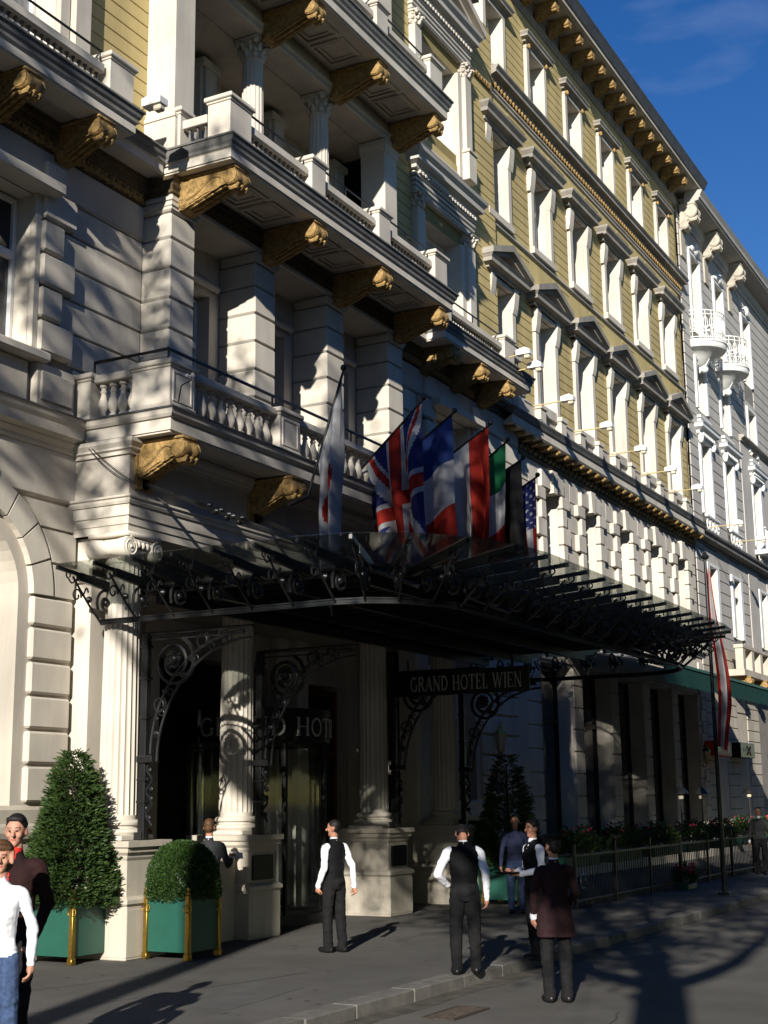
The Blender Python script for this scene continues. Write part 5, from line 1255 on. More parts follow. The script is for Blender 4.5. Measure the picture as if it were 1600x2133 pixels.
def yew(cx, cy, z0, z1, R, n, seed, label, dark=False):
    t = thing('conical_yew', label, 'shrub', (cx, cy, .7), 'clipped evergreens in planters'); rnd = random.Random(seed)
    b = MB(); b.tube([(cx, cy, .65), (cx+.02, cy, z0+(z1-z0)*.5), (cx, cy, z1-.15)], [.05, .035, .01], 7)
    for k in range(60):
        h = rnd.uniform(z0, z1-.25); a = rnd.uniform(0, 2*PI); r = prof_(h, z0, z1, R)*.85; b.tube([(cx, cy, h-.1), (cx+r*math.cos(a), cy+r*math.sin(a), h+.08)], .008, 4, .003)
    b.build('trunk', 'bark', t)
    b = MB()
    for k in range(n):
        h = z0-.06+(z1-z0+.06)*(1-math.sqrt(1-rnd.random()*.985)) if rnd.random() < .8 else rnd.uniform(z0, z1)
        a = rnd.uniform(0, 2*PI); lump = 1+.24*mnoise.noise(Vector((math.cos(a)*2.0, math.sin(a)*2.0, h*3.2)))+.07*mnoise.noise(Vector((math.cos(a)*6, math.sin(a)*6, h*9)))
        r = prof_(h, z0, z1, R)*lump*(1-.55*rnd.random()**2.6)*(rnd.uniform(1.03, 1.16) if rnd.random() < .08 else 1)
        if mnoise.noise(Vector((math.cos(a)*4, math.sin(a)*4, h*5))+Vector((seed, 0, 0))) > .22 and rnd.random() < .8: continue
        p = Vector((cx+r*math.cos(a), cy+r*math.sin(a), h)); d = Vector((math.cos(a), math.sin(a), rnd.uniform(-.15, .65)))
        b.cur = 0 if rnd.random() < .6 else 1
        spray(b, p, d, rnd.uniform(.08, .17), .0105, rnd, 6)
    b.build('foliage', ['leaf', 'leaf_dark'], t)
def prof_(h, z0, z1, R):
    t = max(0, min(1, (h-z0)/(z1-z0))); return R*(.95+.05*math.sin(t*6))*((1-t)**.58*.96+.04)*(1 if t > .06 else .92)
def boxball(cx, cy, z0, z1, R, n, seed, label):
    t = thing('box_shrub', label, 'shrub', (cx, cy, .7), 'clipped evergreens in planters'); rnd = random.Random(seed)
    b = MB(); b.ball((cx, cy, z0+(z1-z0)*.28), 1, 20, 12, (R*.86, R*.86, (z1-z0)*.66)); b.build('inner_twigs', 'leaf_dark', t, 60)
    b = MB()
    for k in range(n):
        a = rnd.uniform(0, 2*PI); u = rnd.random(); h = z0+(z1-z0)*u; r = R*math.sqrt(max(0.0, 1-max(0, (u-.15)/.85)**2.4))*(1+.05*mnoise.noise(Vector((math.cos(a)*3, math.sin(a)*3, h*5))))*(1-.10*rnd.random()**2)
        if rnd.random() < .25: 
            q = rnd.random(); r *= math.sqrt(q); h = z0+(z1-z0)*(.15+.85*(1-(r/R)**2.4)**(1/2.4) if r < R else .15)
        p = Vector((cx+r*math.cos(a), cy+r*math.sin(a), h)); d = Vector((math.cos(a)*r/R, math.sin(a)*r/R, .5+.8*u))
        b.cur = 0 if rnd.random() < .75 else 1; spray(b, p, d, rnd.uniform(.04, .07), .011, rnd, 4)
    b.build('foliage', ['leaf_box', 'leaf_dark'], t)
planter(14.60, 12.42, .80, 'green planter with brass posts holding the tall yew at far left')
planter(15.60, 11.30, .76, 'green planter with brass posts holding the rounded box shrub')
yew(15.0, 12.82, .78, 2.74, .555, 9500, 4, 'tall conical yew in the left green planter beside the first column')
boxball(15.98, 11.68, .76, 1.48, .47, 7500, 5, 'rounded clipped box shrub half in shade, in front of the porch')
p = onZ(1010, 1880); planter(p.x, p.y, .8, 'shaded green planter behind the waiter seen from behind'); boxball(p.x+.4, p.y+.4, .76, 1.55, .52, 3000, 6, 'rounded box shrub in shade behind the waiter')
planter(26.0, 10.9, .8, 'shaded green planter in front of the fourth column'); yew(26.4, 11.3, .78, 2.9, .62, 4500, 8, 'tall conical yew in deep shade in front of the fourth column')

# ================================================================ TERRACE RAILING, LAMPS
a_ = onZ(1196, 1894); e_ = onZ(1592, 1800); FY = (a_.y+e_.y)/2; FX0, FX1 = a_.x, min(e_.x, 48)
R_ = thing('terrace_railing', 'black iron railing round the shaded terrace', 'railing', (FX0, FY, 0))
FY = 9.6
b = MB(); b.cbox(FX0, FX1, FY-.02, FY+.02, .95, 1.0, .006); b.cbox(FX0, FX1, FY-.015, FY+.015, .12, .16, .006); b.build('rail', 'iron', R_)
bm = MB(); bm.tube([(0, 0, .03), (0, 0, 1.08)], .011, 5); bm.lathe([(.011, 1.08), (.02, 1.1), (.002, 1.15)], (0, 0, 0), 5); bm = bm.mesh('bar', 'iron')
n = int((FX1-FX0)/.15)
for i in range(n): inst('bar', bm, R_, (FX0+(FX1-FX0)*(i+.5)/n, FY, 0))
rail_posts = MB()
for i in range(9): x_ = FX0+(FX1-FX0)*i/8; b = MB(); b.cbox(x_-.03, x_+.03, FY-.03, FY+.03, 0, 1.2, .006); b.ball((x_, FY, 1.24), .05, 8, 6); b.build('post', 'iron', R_)
b = MB(); c_ = FX0+.35
b.tube([(c_+.14*math.cos(t*.4), FY-.03, .5+.14*math.sin(t*.4)) for t in range(14)], .014, 5); b.build('scroll', 'steel', R_)
def lowshrub(cx, cy, sx, sy, z0, z1, n, seed, label, flowers):
    t = thing('flowering_shrub', label, 'shrub', (cx, cy, 0), 'plants along the terrace railing'); rnd = random.Random(seed)
    b = MB(); b.cbox(cx-sx, cx+sx, cy-.16, cy+.16, 0 if z0 < .5 else z0-.22, z0, .01); b.build('trough', 'planter_green', t)
    b = MB()
    for k in range(n):
        a = rnd.uniform(0, 2*PI); r = math.sqrt(rnd.random()); h = z0+(z1-z0)*rnd.random()*(1.1-.6*r)
        p = Vector((cx+sx*r*math.cos(a), cy+sy*r*math.sin(a), h)); b.cur = 1 if rnd.random() < .6 else 0
        spray(b, p, Vector((math.cos(a), math.sin(a), rnd.uniform(.2, 1))), rnd.uniform(.08, .16), .022, rnd, 4)
    b.build('foliage', ['leaf', 'leaf_dark'], t)
    b = MB()
    for k in range(flowers):
        a = rnd.uniform(0, 2*PI); r = math.sqrt(rnd.random()); b.ball((cx+sx*r*math.cos(a), cy+sy*r*math.sin(a), z0+(z1-z0)*rnd.uniform(.5, 1)), rnd.uniform(.02, .035), 6, 4)
    tag(b.build('flowers', 'flower_pink', t), kind='stuff')
xs = [FX0+1.0+(FX1-FX0-2)*i/6 for i in range(7)]; wh = ['nearest', 'second', 'third', 'fourth', 'fifth', 'sixth', 'farthest']
for i, x_ in enumerate(xs): lowshrub(x_, 9.95, .95, .32, .95, 1.5, 700, 20+i, 'leafy trough of plants behind the terrace railing, %s from the entrance' % wh[i], 14)
q = onZ(1355, 1850); lowshrub(q.x, FY-.25, .35, .22, .12, .55, 220, 41, 'small pink flowers growing low in front of the terrace railing', 40)
def mushroom(px_, label, Y):
    p = onY(*px_, Y); t = thing('terrace_lamp', label, 'lamp', (p.x, p.y, 0), 'lamps on the terrace')
    b = MB(); b.tube([(p.x, p.y, 0), (p.x, p.y, p.z-.12)], .022, 8); b.lathe([(.09, 0), (.09, .03), (.03, .06)], (p.x, p.y, 0), 10); b.build('stem', 'iron', t, 40)
    b = MB(); b.lathe([(.07, -.16), (.09, -.05), (.05, .0)], (p.x, p.y, p.z), 12); b.build('lamp_glass', 'lampglass', t, 40)
    b = MB(); b.lathe([(.22, -.02), (.2, .03), (.10, .13), (.03, .19), (.01, .24)], (p.x, p.y, p.z), 16); b.build('lamp_shade', 'iron', t, 40)
mushroom((1418, 1652), 'terrace lamp with cone hood against the dark wall, left of a pair', 11.2); mushroom((1461, 1652), 'terrace lamp with cone hood against the dark wall, right of a pair', 11.2); mushroom((1560, 1650), 'terrace lamp with cone hood against the sunlit grey building', 11.8)
def wall_lantern(px_, Y, label):
    p = onY(*px_, Y-.25); t = thing('wall_lantern', label, 'lantern', (p.x, Y, p.z), 'lanterns on the hotel wall')
    b = MB(); b.tube([(p.x, Y, p.z-.35), (p.x, Y-.2, p.z-.42), (p.x, Y-.25, p.z-.3)], .02, 6); b.lathe([(.03, -.34), (.07, -.30), (.07, -.27)], (p.x, Y-.25, p.z), 8); b.lathe([(.16, .12), (.10, .2), (.05, .25), (.06, .28), (.02, .34), (.005, .42)], (p.x, Y-.25, p.z), 6)
    for k in range(6): a = k*PI/3; b.tube([(p.x+.07*math.cos(a), Y-.25+.07*math.sin(a), p.z-.28), (p.x+.14*math.cos(a), Y-.25+.14*math.sin(a), p.z+.13)], .01, 4)
    b.build('lantern_frame', 'brass', t)
    b = MB(); b.lathe([(.062, -.27), (.13, .115)], (p.x, Y-.25, p.z), 6); b.build('pane', 'lampglass', t)
wall_lantern((1043, 1540), 13.40, 'brass wall lantern in shade beyond the fourth column'); wall_lantern((1472, 1572), YM-.05, 'brass wall lantern at the sunlit end of the hotel wall')

# ================================================================ SMALL THINGS ON THE FACADE
p0 = onY(372, 836, 11.62); p1 = onY(378, 803, 11.45); p2 = onY(398, 792, 11.2)
t = thing('anemometer', 'small white cup wind gauge on a thin bent arm at the balcony corner', 'wind gauge', p0)
b = MB(); b.tube([p0, p1, p2, p2+Vector((0, 0, .05))], .011, 5); b.build('arm', 'iron', t)
b = MB()
for k in range(3): a = k*2.1; b.ball(p2+Vector((.055*math.cos(a), .055*math.sin(a), .07)), .026, 7, 5); b.tube([p2+Vector((0, 0, .07)), p2+Vector((.055*math.cos(a), .055*math.sin(a), .07))], .005, 4)
b.build('cups', 'frame', t)
t = thing('hanging_cable', 'thin dark cable sagging across the pier below the first balcony', 'cable', (15.4, 13.2, 7.2))
b = MB(); A0 = onX(158, 898, 15.33); A1 = onX(292, 1012, 15.40)
for sag in (.10, .22): b.tube([A0+(A1-A0)*(i/14)+Vector((-.02, 0, -sag*4*(i/14)*(1-i/14)*.6)) for i in range(15)], .008, 4)
b.build('cable', 'iron_flat', t)

# ================================================================ STREET TREES BEHIND THE CAMERA (they cast the dappled shade)
def street_tree(x, y, h0, cc, cr, r0, seed, label, clumps, per, cs, limbs, leaf=.2, keep=None, extra=()):
    """trunk forking at h0, crown = leaf clumps on twigs through the ellipsoid (cc, cr)"""
    t = thing('street_tree', label, 'tree', (x, y, -.13), 'street trees behind the viewpoint'); rnd = random.Random(seed)
    b = MB(); nodes = []
    b.tube([(x, y, -.15), (x+.05, y-.03, h0*.4), (x, y+.04, h0*.8), (x, y, h0)], [r0*1.25, r0, r0*.92, r0*.9], 12)
    for (az, el, ln, rr) in limbs:
        p = Vector((x, y, h0-.15)); d = Vector((math.cos(az)*math.cos(el), math.sin(az)*math.cos(el), math.sin(el))); pts = [p]; n = 7
        for k in range(n): d = (d+Vector((rnd.uniform(-.16, .16), rnd.uniform(-.16, .16), rnd.uniform(-.02, .16)))).normalized(); p = p+d*ln/n; pts.append(p)
        b.tube(pts, rr, 8, rr*.3); nodes += [(q, rr*(1-.7*i/n)) for i, q in enumerate(pts) if i > 1]
    C = Vector(cc); cl = []
    while len(cl) < clumps:
        v = Vector((rnd.uniform(-1, 1), rnd.uniform(-1, 1), rnd.uniform(-1, 1)))
        if v.length > 1: continue
        v = v*(.55+.45*v.length) if v.length > 0 else v
        q = C+Vector((v.x*cr[0], v.y*cr[1], v.z*cr[2]))
        if keep and not keep(q): continue
        cl.append(q)
    cl += [Vector(e) for e in extra]
    cl.sort(key=lambda q: (q-Vector((x, y, h0))).length)
    for q in cl:
        p0, rr = min(nodes, key=lambda e: (e[0]-q).length); mid = p0.lerp(q, .5)+Vector((rnd.uniform(-.3, .3), rnd.uniform(-.3, .3), rnd.uniform(0, .4)))
        r1 = max(.018, rr*.42); b.tube([p0, mid, q], [r1, r1*.7, r1*.4], 5); nodes.append((mid, r1*.8)); nodes.append((q, r1*.55))
        for k in range(4): b.tube([q, q+Vector((rnd.gauss(0, cs*.8), rnd.gauss(0, cs*.8), rnd.gauss(0, cs*.7)))], .016, 4, .005)
    b.build('trunk', 'bark', t, 60)
    b = MB()
    for q in cl:
        for k in range(per):
            p = q+Vector((rnd.gauss(0, cs*.6), rnd.gauss(0, cs*.6), rnd.gauss(0, cs*.5)))
            u = Vector((rnd.uniform(-1, 1), rnd.uniform(-1, 1), rnd.uniform(-.6, .6))).normalized(); v = u.orthogonal().normalized()*leaf*.42; u = u*leaf*rnd.uniform(.7, 1.2)
            b.add([p, p+u*.5+v, p+u, p+u*.5-v], [(0, 1, 2, 3)])
    b.build('crown', 'leaf', t)
R30 = math.radians
street_tree(-1.35, -.46, 7.0, (-1.2, .9, 14.6), (4.8, 5.2, 6.2), .33, 12, 'big leafy street tree standing close behind the viewpoint', 120, 190, .95,
    [(R30(100), R30(25), 5.0, .19), (R30(-75), R30(38), 5.0, .18), (R30(60), R30(62), 8.0, .2), (R30(190), R30(60), 7.0, .18), (R30(-20), R30(75), 9.0, .18)], .2,
    lambda q: q.z > 8.6+.25*max(0, q.y), [(-1.0, .62, 7.55), (-1.2, .95, 7.9), (-.8, .5, 8.3), (-1.1, .75, 8.0)])
street_tree(-4.6, 4.78, 11.2, (-4.6, 7.4, 17.2), (4.4, 4.6, 3.6), .24, 5, 'slender half bare street tree behind the viewpoint by the facade', 64, 70, .55,
    [(R30(80), R30(42), 6.0, .13), (R30(60), R30(60), 6.0, .11), (R30(-120), R30(70), 5.0, .1), (R30(110), R30(60), 7.0, .12), (R30(90), R30(30), 5, .1)], .18, lambda q: q.z > 13.6)
# unseen row added across the carriageway to block sky light, copies of one tree
def light_block_tree():
    t = thing('light_block_tree', 'unseen leafy tree across the carriageway, added to block sky light', 'tree', (0, 0, -.13), 'added trees across the carriageway'); rnd = random.Random(77)
    b = MB(); b.tube([(0, 0, -.14), (.05, 0, 2.5), (0, .05, 5)], [.36, .28, .25], 10)
    for k in range(14):
        a = k*2.4; h = 4+.5*k; r = 3.6*math.sin(PI*min(1, (k+3)/17)); b.tube([(0, 0, h-1), (r*.5*math.cos(a), r*.5*math.sin(a), h+.6), (r*math.cos(a), r*math.sin(a), h+1.8)], .10, 5, .02)
    b.tube([(0, .05, 5), (.1, 0, 10), (0, 0, 15)], [.24, .14, .03], 7); b.build('trunk', 'bark', t, 60)
    b = MB()
    for k in range(24000):
        a = rnd.uniform(0, 2*PI); u = rnd.random(); h = 3.2+13.6*u; r = 4.3*math.sin(PI*(.12+.86*u))**.7*math.sqrt(rnd.random())*(1+.18*mnoise.noise(Vector((math.cos(a)*2, math.sin(a)*2, h*.5))))
        p = Vector((r*math.cos(a), r*math.sin(a), h)); q = Vector((rnd.uniform(-1, 1), rnd.uniform(-1, 1), rnd.uniform(-.7, .7))).normalized(); v = q.orthogonal().normalized()*.16; q = q*.38
        b.cur = k % 2; b.add([p, p+q*.5+v, p+q, p+q*.5-v], [(0, 1, 2, 3)])
    b.build('crown', ['leaf', 'leaf_dark'], t); return t
av = light_block_tree(); rnd = random.Random(9)
for k in range(13):
    d = Matrix.Translation((-4.6+7.2*k+rnd.uniform(-.6, .6), -9.5+rnd.uniform(-.7, .7), 0)) @ Matrix.Rotation(rnd.uniform(0, 6), 4, 'Z') @ Matrix.Scale(rnd.uniform(.94, 1.06), 4)
    if k < 12: copy_tree(av, d)
    else: av.matrix_basis = d @ av.matrix_basis
for k in range(9):     # added unseen trees far left block horizon glow, the low sun clears their tops
    copy_tree(av, Matrix.Translation((-66+rnd.uniform(-1, 1), -44+9.5*k, 0)) @ Matrix.Rotation(rnd.uniform(0, 6), 4, 'Z') @ Matrix.Translation(Vector((-av.matrix_basis.translation.x, -av.matrix_basis.translation.y, 0))), 'unseen leafy tree far down the street, added to block horizon glow', 'added trees far down the street')
rnd = random.Random(31)
for k in range(8):     # low trees added to shade the ground and cut bounce, below the low sun
    T_ = Matrix.Translation((-24+rnd.uniform(-1.5, 1.5), -13+4.2*k, 0)) @ Matrix.Scale(.62 if k < 6 else .5, 4) @ Matrix.Rotation(rnd.uniform(0, 6), 4, 'Z')
    copy_tree(av, T_ @ Matrix.Translation(Vector((-av.matrix_basis.translation.x, -av.matrix_basis.translation.y, 0))), 'low unseen tree behind the viewpoint, added to shade the ground', 'added low trees behind the viewpoint')
for k in range(10):     # inner row right of the viewpoint, added out of view to block sky light
    T_ = Matrix.Translation((11+7.4*k+rnd.uniform(-.5, .5), -4.2+rnd.uniform(-.3, .1), 0)) @ Matrix.Rotation(rnd.uniform(0, 6), 4, 'Z')
    copy_tree(av, T_ @ Matrix.Translation(Vector((-av.matrix_basis.translation.x, -av.matrix_basis.translation.y, 0))), 'unseen leafy tree right of the viewpoint, added to block sky light', 'added inner row of trees')
# ================================================================ PEOPLE
import numpy as np
def loft(b, rings, seg=20):
    """rings: (center, fb, side) horizontal ellipses; bottom to top"""
    vs = []
    for c, fb, sd in rings:
        for k in range(seg): a = 2*PI*k/seg; vs.append((c[0]+fb*math.cos(a), c[1]+sd*math.sin(a), c[2]))
    fs = [(i*seg+k, i*seg+(k+1) % seg, (i+1)*seg+(k+1) % seg, (i+1)*seg+k) for i in range(len(rings)-1) for k in range(seg)]
    fs += [list(range(seg))[::-1], list(range((len(rings)-1)*seg, len(rings)*seg))]; b.add(vs, fs)
class Body:
    def __init__(s): s.b = MB(); s.s = []     # s: spheres (center, radius, material)
    def torso(s, rings, m, pad=0):
        loft(s.b, rings)
        for (c0, f0, d0), (c1, f1, d1) in zip(rings[:-1], rings[1:]):
            for t in (0, .33, .66):
                c = Vector(c0).lerp(Vector(c1), t); f = f0+(f1-f0)*t; d = d0+(d1-d0)*t
                n = 5
                for k in range(n): s.s.append((c+Vector((0, (d-min(f, d))*(2*k/(n-1)-1), 0)), min(f, d)+pad, m))
    def limb(s, pts, rs, m, pad=0, seg=10):
        pts = [Vector(p) for p in pts]; P, Rr = [], []
        for i in range(len(pts)-1):
            for k in range(4): t = k/4; P.append(pts[i].lerp(pts[i+1], t)); Rr.append(rs[i]+(rs[i+1]-rs[i])*t)
        P.append(pts[-1]); Rr.append(rs[-1])
        for _ in range(2):
            P = [P[0]]+[(P[i-1]+P[i]*2+P[i+1])/4 for i in range(1, len(P)-1)]+[P[-1]]
        s.b.tube(P, Rr, seg)
        for p, r in ((P[0], Rr[0]), (P[-1], Rr[-1])): s.b.ball(p, r*.99, 10, 7)
        for p, r in zip(P, Rr): s.s.append((p, r+pad, m))
    def blob(s, c, r, sc, m, pad=0):
        s.b.ball(c, r, 14, 10, sc); s.s.append((Vector(c), r*min(sc)+pad, m))
        ax = max(range(3), key=lambda i: sc[i]); d = Vector((0, 0, 0)); d[ax] = r*(max(sc)-min(sc))
        s.s.append((Vector(c)+d*.8, r*min(sc)*.9+pad, m)); s.s.append((Vector(c)-d*.8, r*min(sc)*.9+pad, m))
    def mark(s, c, r, m): s.s.append((Vector(c), r, m))
    def hand(s, w_, d, pd, m, curl=.5, sc=1.0):
        """w_ wrist, d pointing direction, pd palm normal (thumb side = d x pd)"""
        d = Vector(d).normalized(); pd = Vector(pd); pd = (pd-d*pd.dot(d)).normalized(); sd = d.cross(pd); w_ = Vector(w_)
        s.limb([w_, w_+d*.045*sc], [.026*sc, .033*sc], m); 
        for k in range(4):
            o = sd*(.030-.020*k)*sc; base = w_+d*.075*sc+o; ln = (.072, .080, .075, .058)[k]*sc
            s.limb([w_+d*.03*sc+o*.7, base], [.017*sc, .0125*sc], m, 0, 6)
            a = curl*(.9+.12*k); d1 = (d*math.cos(a)+pd*math.sin(a)); d2 = (d*math.cos(a*2.0)+pd*math.sin(a*2.0)); s.limb([base, base+d1*ln*.5, base+d1*ln*.5+d2*ln*.5], [.0115*sc, .0105*sc, .0085*sc], m, 0, 6)
        tb = w_+d*.025*sc+sd*.026*sc; td = (d*.75+sd*.65+pd*.25*curl).normalized(); s.limb([tb, tb+td*.04*sc, tb+td*.04*sc+(td*.8+pd*.5*curl).normalized()*.03*sc], [.015*sc, .0125*sc, .010*sc], m, 0, 6)
    def finish(s, name, parent, mw, vox=.011):
        me = s.b.mesh('tmp_body', 'skin'); o = bpy.data.objects.new('tmp_body', me); COL.objects.link(o)
        md = o.modifiers.new('r', 'REMESH'); md.mode = 'VOXEL'; md.voxel_size = vox; md.use_smooth_shade = True
        sm = o.modifiers.new('s', 'SMOOTH'); sm.factor = .5; sm.iterations = 2
        dg = bpy.context.evaluated_depsgraph_get(); dg.update(); ev = o.evaluated_get(dg); m2 = bpy.data.meshes.new_from_object(ev); bpy.data.objects.remove(o); bpy.data.meshes.remove(me)
        m2.materials.clear(); names = []
        for _, _, m in s.s:
            if m not in names: names.append(m)
        for m in names: m2.materials.append(MATS[m])
        n = len(m2.polygons); cen = np.empty(n*3); m2.polygons.foreach_get('center', cen); cen = cen.reshape(n, 3)
        C = np.array([tuple(c) for c, _, _ in s.s]); Rr = np.array([r for _, r, _ in s.s]); mi = np.array([names.index(m) for _, _, m in s.s])
        idx = np.empty(n, int)
        for k in range(0, n, 4000): dd = np.linalg.norm(cen[k:k+4000, None, :]-C[None], axis=2)-Rr[None]; idx[k:k+4000] = mi[dd.argmin(1)]
        if hasattr(s, 'hd'):
            piv, Ri, sk, hr, sty = s.hd; loc = (cen-np.array(piv)) @ np.array(Ri).T; x_, y_, z_ = loc.T
            near = (np.linalg.norm(loc-np.array([0, 0, .13]), axis=1) < .19) & (z_ > .02) & np.isin(idx, [names.index(sk), names.index(hr)])
            zb = np.where(x_ > -.01, .082+1.35*(x_+.01), np.where(x_ < -.05, .045, .045+.037*(x_+.05)/.04)); zb = np.minimum(zb, .200)
            if sty == 'bob': zb = np.where(x_ < .045, .0, .178)
            if sty == 'cropped': zb = zb+.006
            ear = (np.abs(y_) > .072) & (z_ > .085) & (z_ < .15) & (x_ > -.035) & (x_ < .025) & (sty != 'bob')
            brow = (x_ > .07) & (z_ > .149) & (z_ < .156) & (np.abs(y_) > .012) & (np.abs(y_) < .055)
            h_ = ((z_ > zb) & ~ear) | brow
            idx[near & h_] = names.index(hr); idx[near & ~h_] = names.index(sk)
        for (za, zb, ma, mb_) in getattr(s, 'swap', []):
            if ma in names and mb_ in names:
                k_ = (idx == names.index(ma)) & (cen[:, 2] > za) & (cen[:, 2] < zb); idx[k_] = names.index(mb_)
        m2.polygons.foreach_set('material_index', idx.astype(np.int32)); m2.polygons.foreach_set('use_smooth', [True]*n); m2.name = name
        skin_i = [names.index(q) for q in names if q.startswith(('skin', 'hair', 'eye', 'lip', 'shoe'))]
        nv = len(m2.vertices); cl_ = np.zeros(nv, bool)
        lv = np.empty(len(m2.loops), np.int32); m2.loops.foreach_get('vertex_index', lv); ls = np.empty(n, np.int32); lt = np.empty(n, np.int32); m2.polygons.foreach_get('loop_start', ls); m2.polygons.foreach_get('loop_total', lt)
        fl = np.repeat(~np.isin(idx, skin_i), lt); cl_[lv[fl]] = True; cl_[lv[~fl]] = False
        co = np.empty(nv*3); m2.vertices.foreach_get('co', co); co = co.reshape(nv, 3); no = np.empty(nv*3); m2.vertices.foreach_get('normal', no); no = no.reshape(nv, 3)
        for i in np.nonzero(cl_)[0]:
            p = co[i]; q = mnoise.noise(Vector((p[0]*7+p[2]*5, p[1]*7-p[2]*4, p[2]*13)))*.010+mnoise.noise(Vector((p[0]*20, p[1]*20, p[2]*26+7)))*.004
            co[i] = p+no[i]*q
        m2.vertices.foreach_set('co', co.ravel()); m2.update()
        return link(bpy.data.objects.new(name, m2), parent, mw)
def head(B, top, yaw, pitch, skin, hair, style='short', lean=(0, 0)):
    """top: world-local position of neck base; head built looking along +x then turned"""
    hc = Vector(top); Rz = Matrix.Rotation(yaw, 3, 'Z') @ Matrix.Rotation(pitch, 3, 'Y')
    piv = hc+Vector((0, 0, .06)); tr = lambda p: piv+Rz @ Vector(p)
    B.limb([hc-Vector((0, 0, .06)), piv+Vector((0, 0, .05))], [.058, .052], skin)
    o = MB(); sk = []
    bb = B.b; n0 = len(bb.v); s0 = len(B.s)
    L0 = lambda c, r, sc, m, pad=0: B.blob(c, r, sc, m, pad)
    L0((0.0, 0, .145), .092, (1.04, .84, 1.08), skin)            # cranium
    L0((.028, 0, .075), .060, (.95, .86, 1.0), skin)             # jaw
    L0((.058, 0, .035), .026, (1, 1.1, .9), skin)                # chin
    B.limb([(.088, 0, .135), (.112, 0, .10)], [.010, .016], skin, 0, 8)   # nose
    B.limb([(.082, -.035, .148), (.088, 0, .150), (.082, .035, .148)], [.012, .012, .012], skin, 0, 8)
    for sy in (-1, 1):
        L0((-.005, sy*.080, .115), .026, (.8, .35, 1.2), skin); L0((.062, sy*.036, .100), .026, (1, 1, 1), skin)
        B.mark((.092, sy*.033, .130), .0075, 'eye')
        B.limb([(.090, sy*.016, .152), (.084, sy*.048, .151)], [.006, .005], hair, .001, 6)
    B.mark((.090, 0, .062), .0095, 'lip'); B.mark((.086, .016, .062), .008, 'lip'); B.mark((.086, -.016, .062), .008, 'lip')
    if style in ('short', 'curly', 'cap'):
        L0((-.016, 0, .172), .094, (1.0, .86, .92), hair, .004); L0((-.045, 0, .12), .070, (.85, 1.02, 1.0), hair, .004)
        B.limb([(.055, -.045, .212), (.066, 0, .220), (.055, .045, .212)], [.022, .026, .022], hair, .004, 8)
        if style == 'curly':
            rnd = random.Random(3)
            for k in range(46):
                a = rnd.uniform(0, 2*PI); t = rnd.uniform(0, 1.75); d = Vector((math.sin(t)*math.cos(a), math.sin(t)*math.sin(a)*.88, math.cos(t)))
                if d.x > .45 and d.z < .72: continue
                p = Vector((-.012, 0, .155))+d*.079; B.blob(p, .019, (1, 1, 1), hair, .002)
    if style == 'cropped': L0((-.014, 0, .170), .089, (1.0, .86, .90), hair, .002)
    if style == 'bob':
        L0((-.014, 0, .168), .102, (1.0, .94, .98), hair, .006); L0((-.045, 0, .10), .085, (.85, 1.1, 1.15), hair, .006)
        B.limb([(.06, -.06, .195), (.082, 0, .205), (.06, .06, .195)], [.026, .028, .026], hair, .006, 8)
        for sy in (-1, 1): B.limb([(.03, sy*.080, .17), (.035, sy*.085, .09)], [.026, .018], hair, .004, 8)
    if style == 'bun':
        L0((-.012, 0, .168), .098, (1.0, .9, .96), hair, .005); L0((-.115, 0, .16), .045, (1, 1, 1), hair, .005)
    B.hd = (piv, Rz.inverted(), skin, hair, style)
    bb.v[n0:] = [tuple(tr(p)) for p in bb.v[n0:]]
    for k in range(s0, len(B.s)): c, r, m = B.s[k]; B.s[k] = (tr(c), r, m)
    return tr
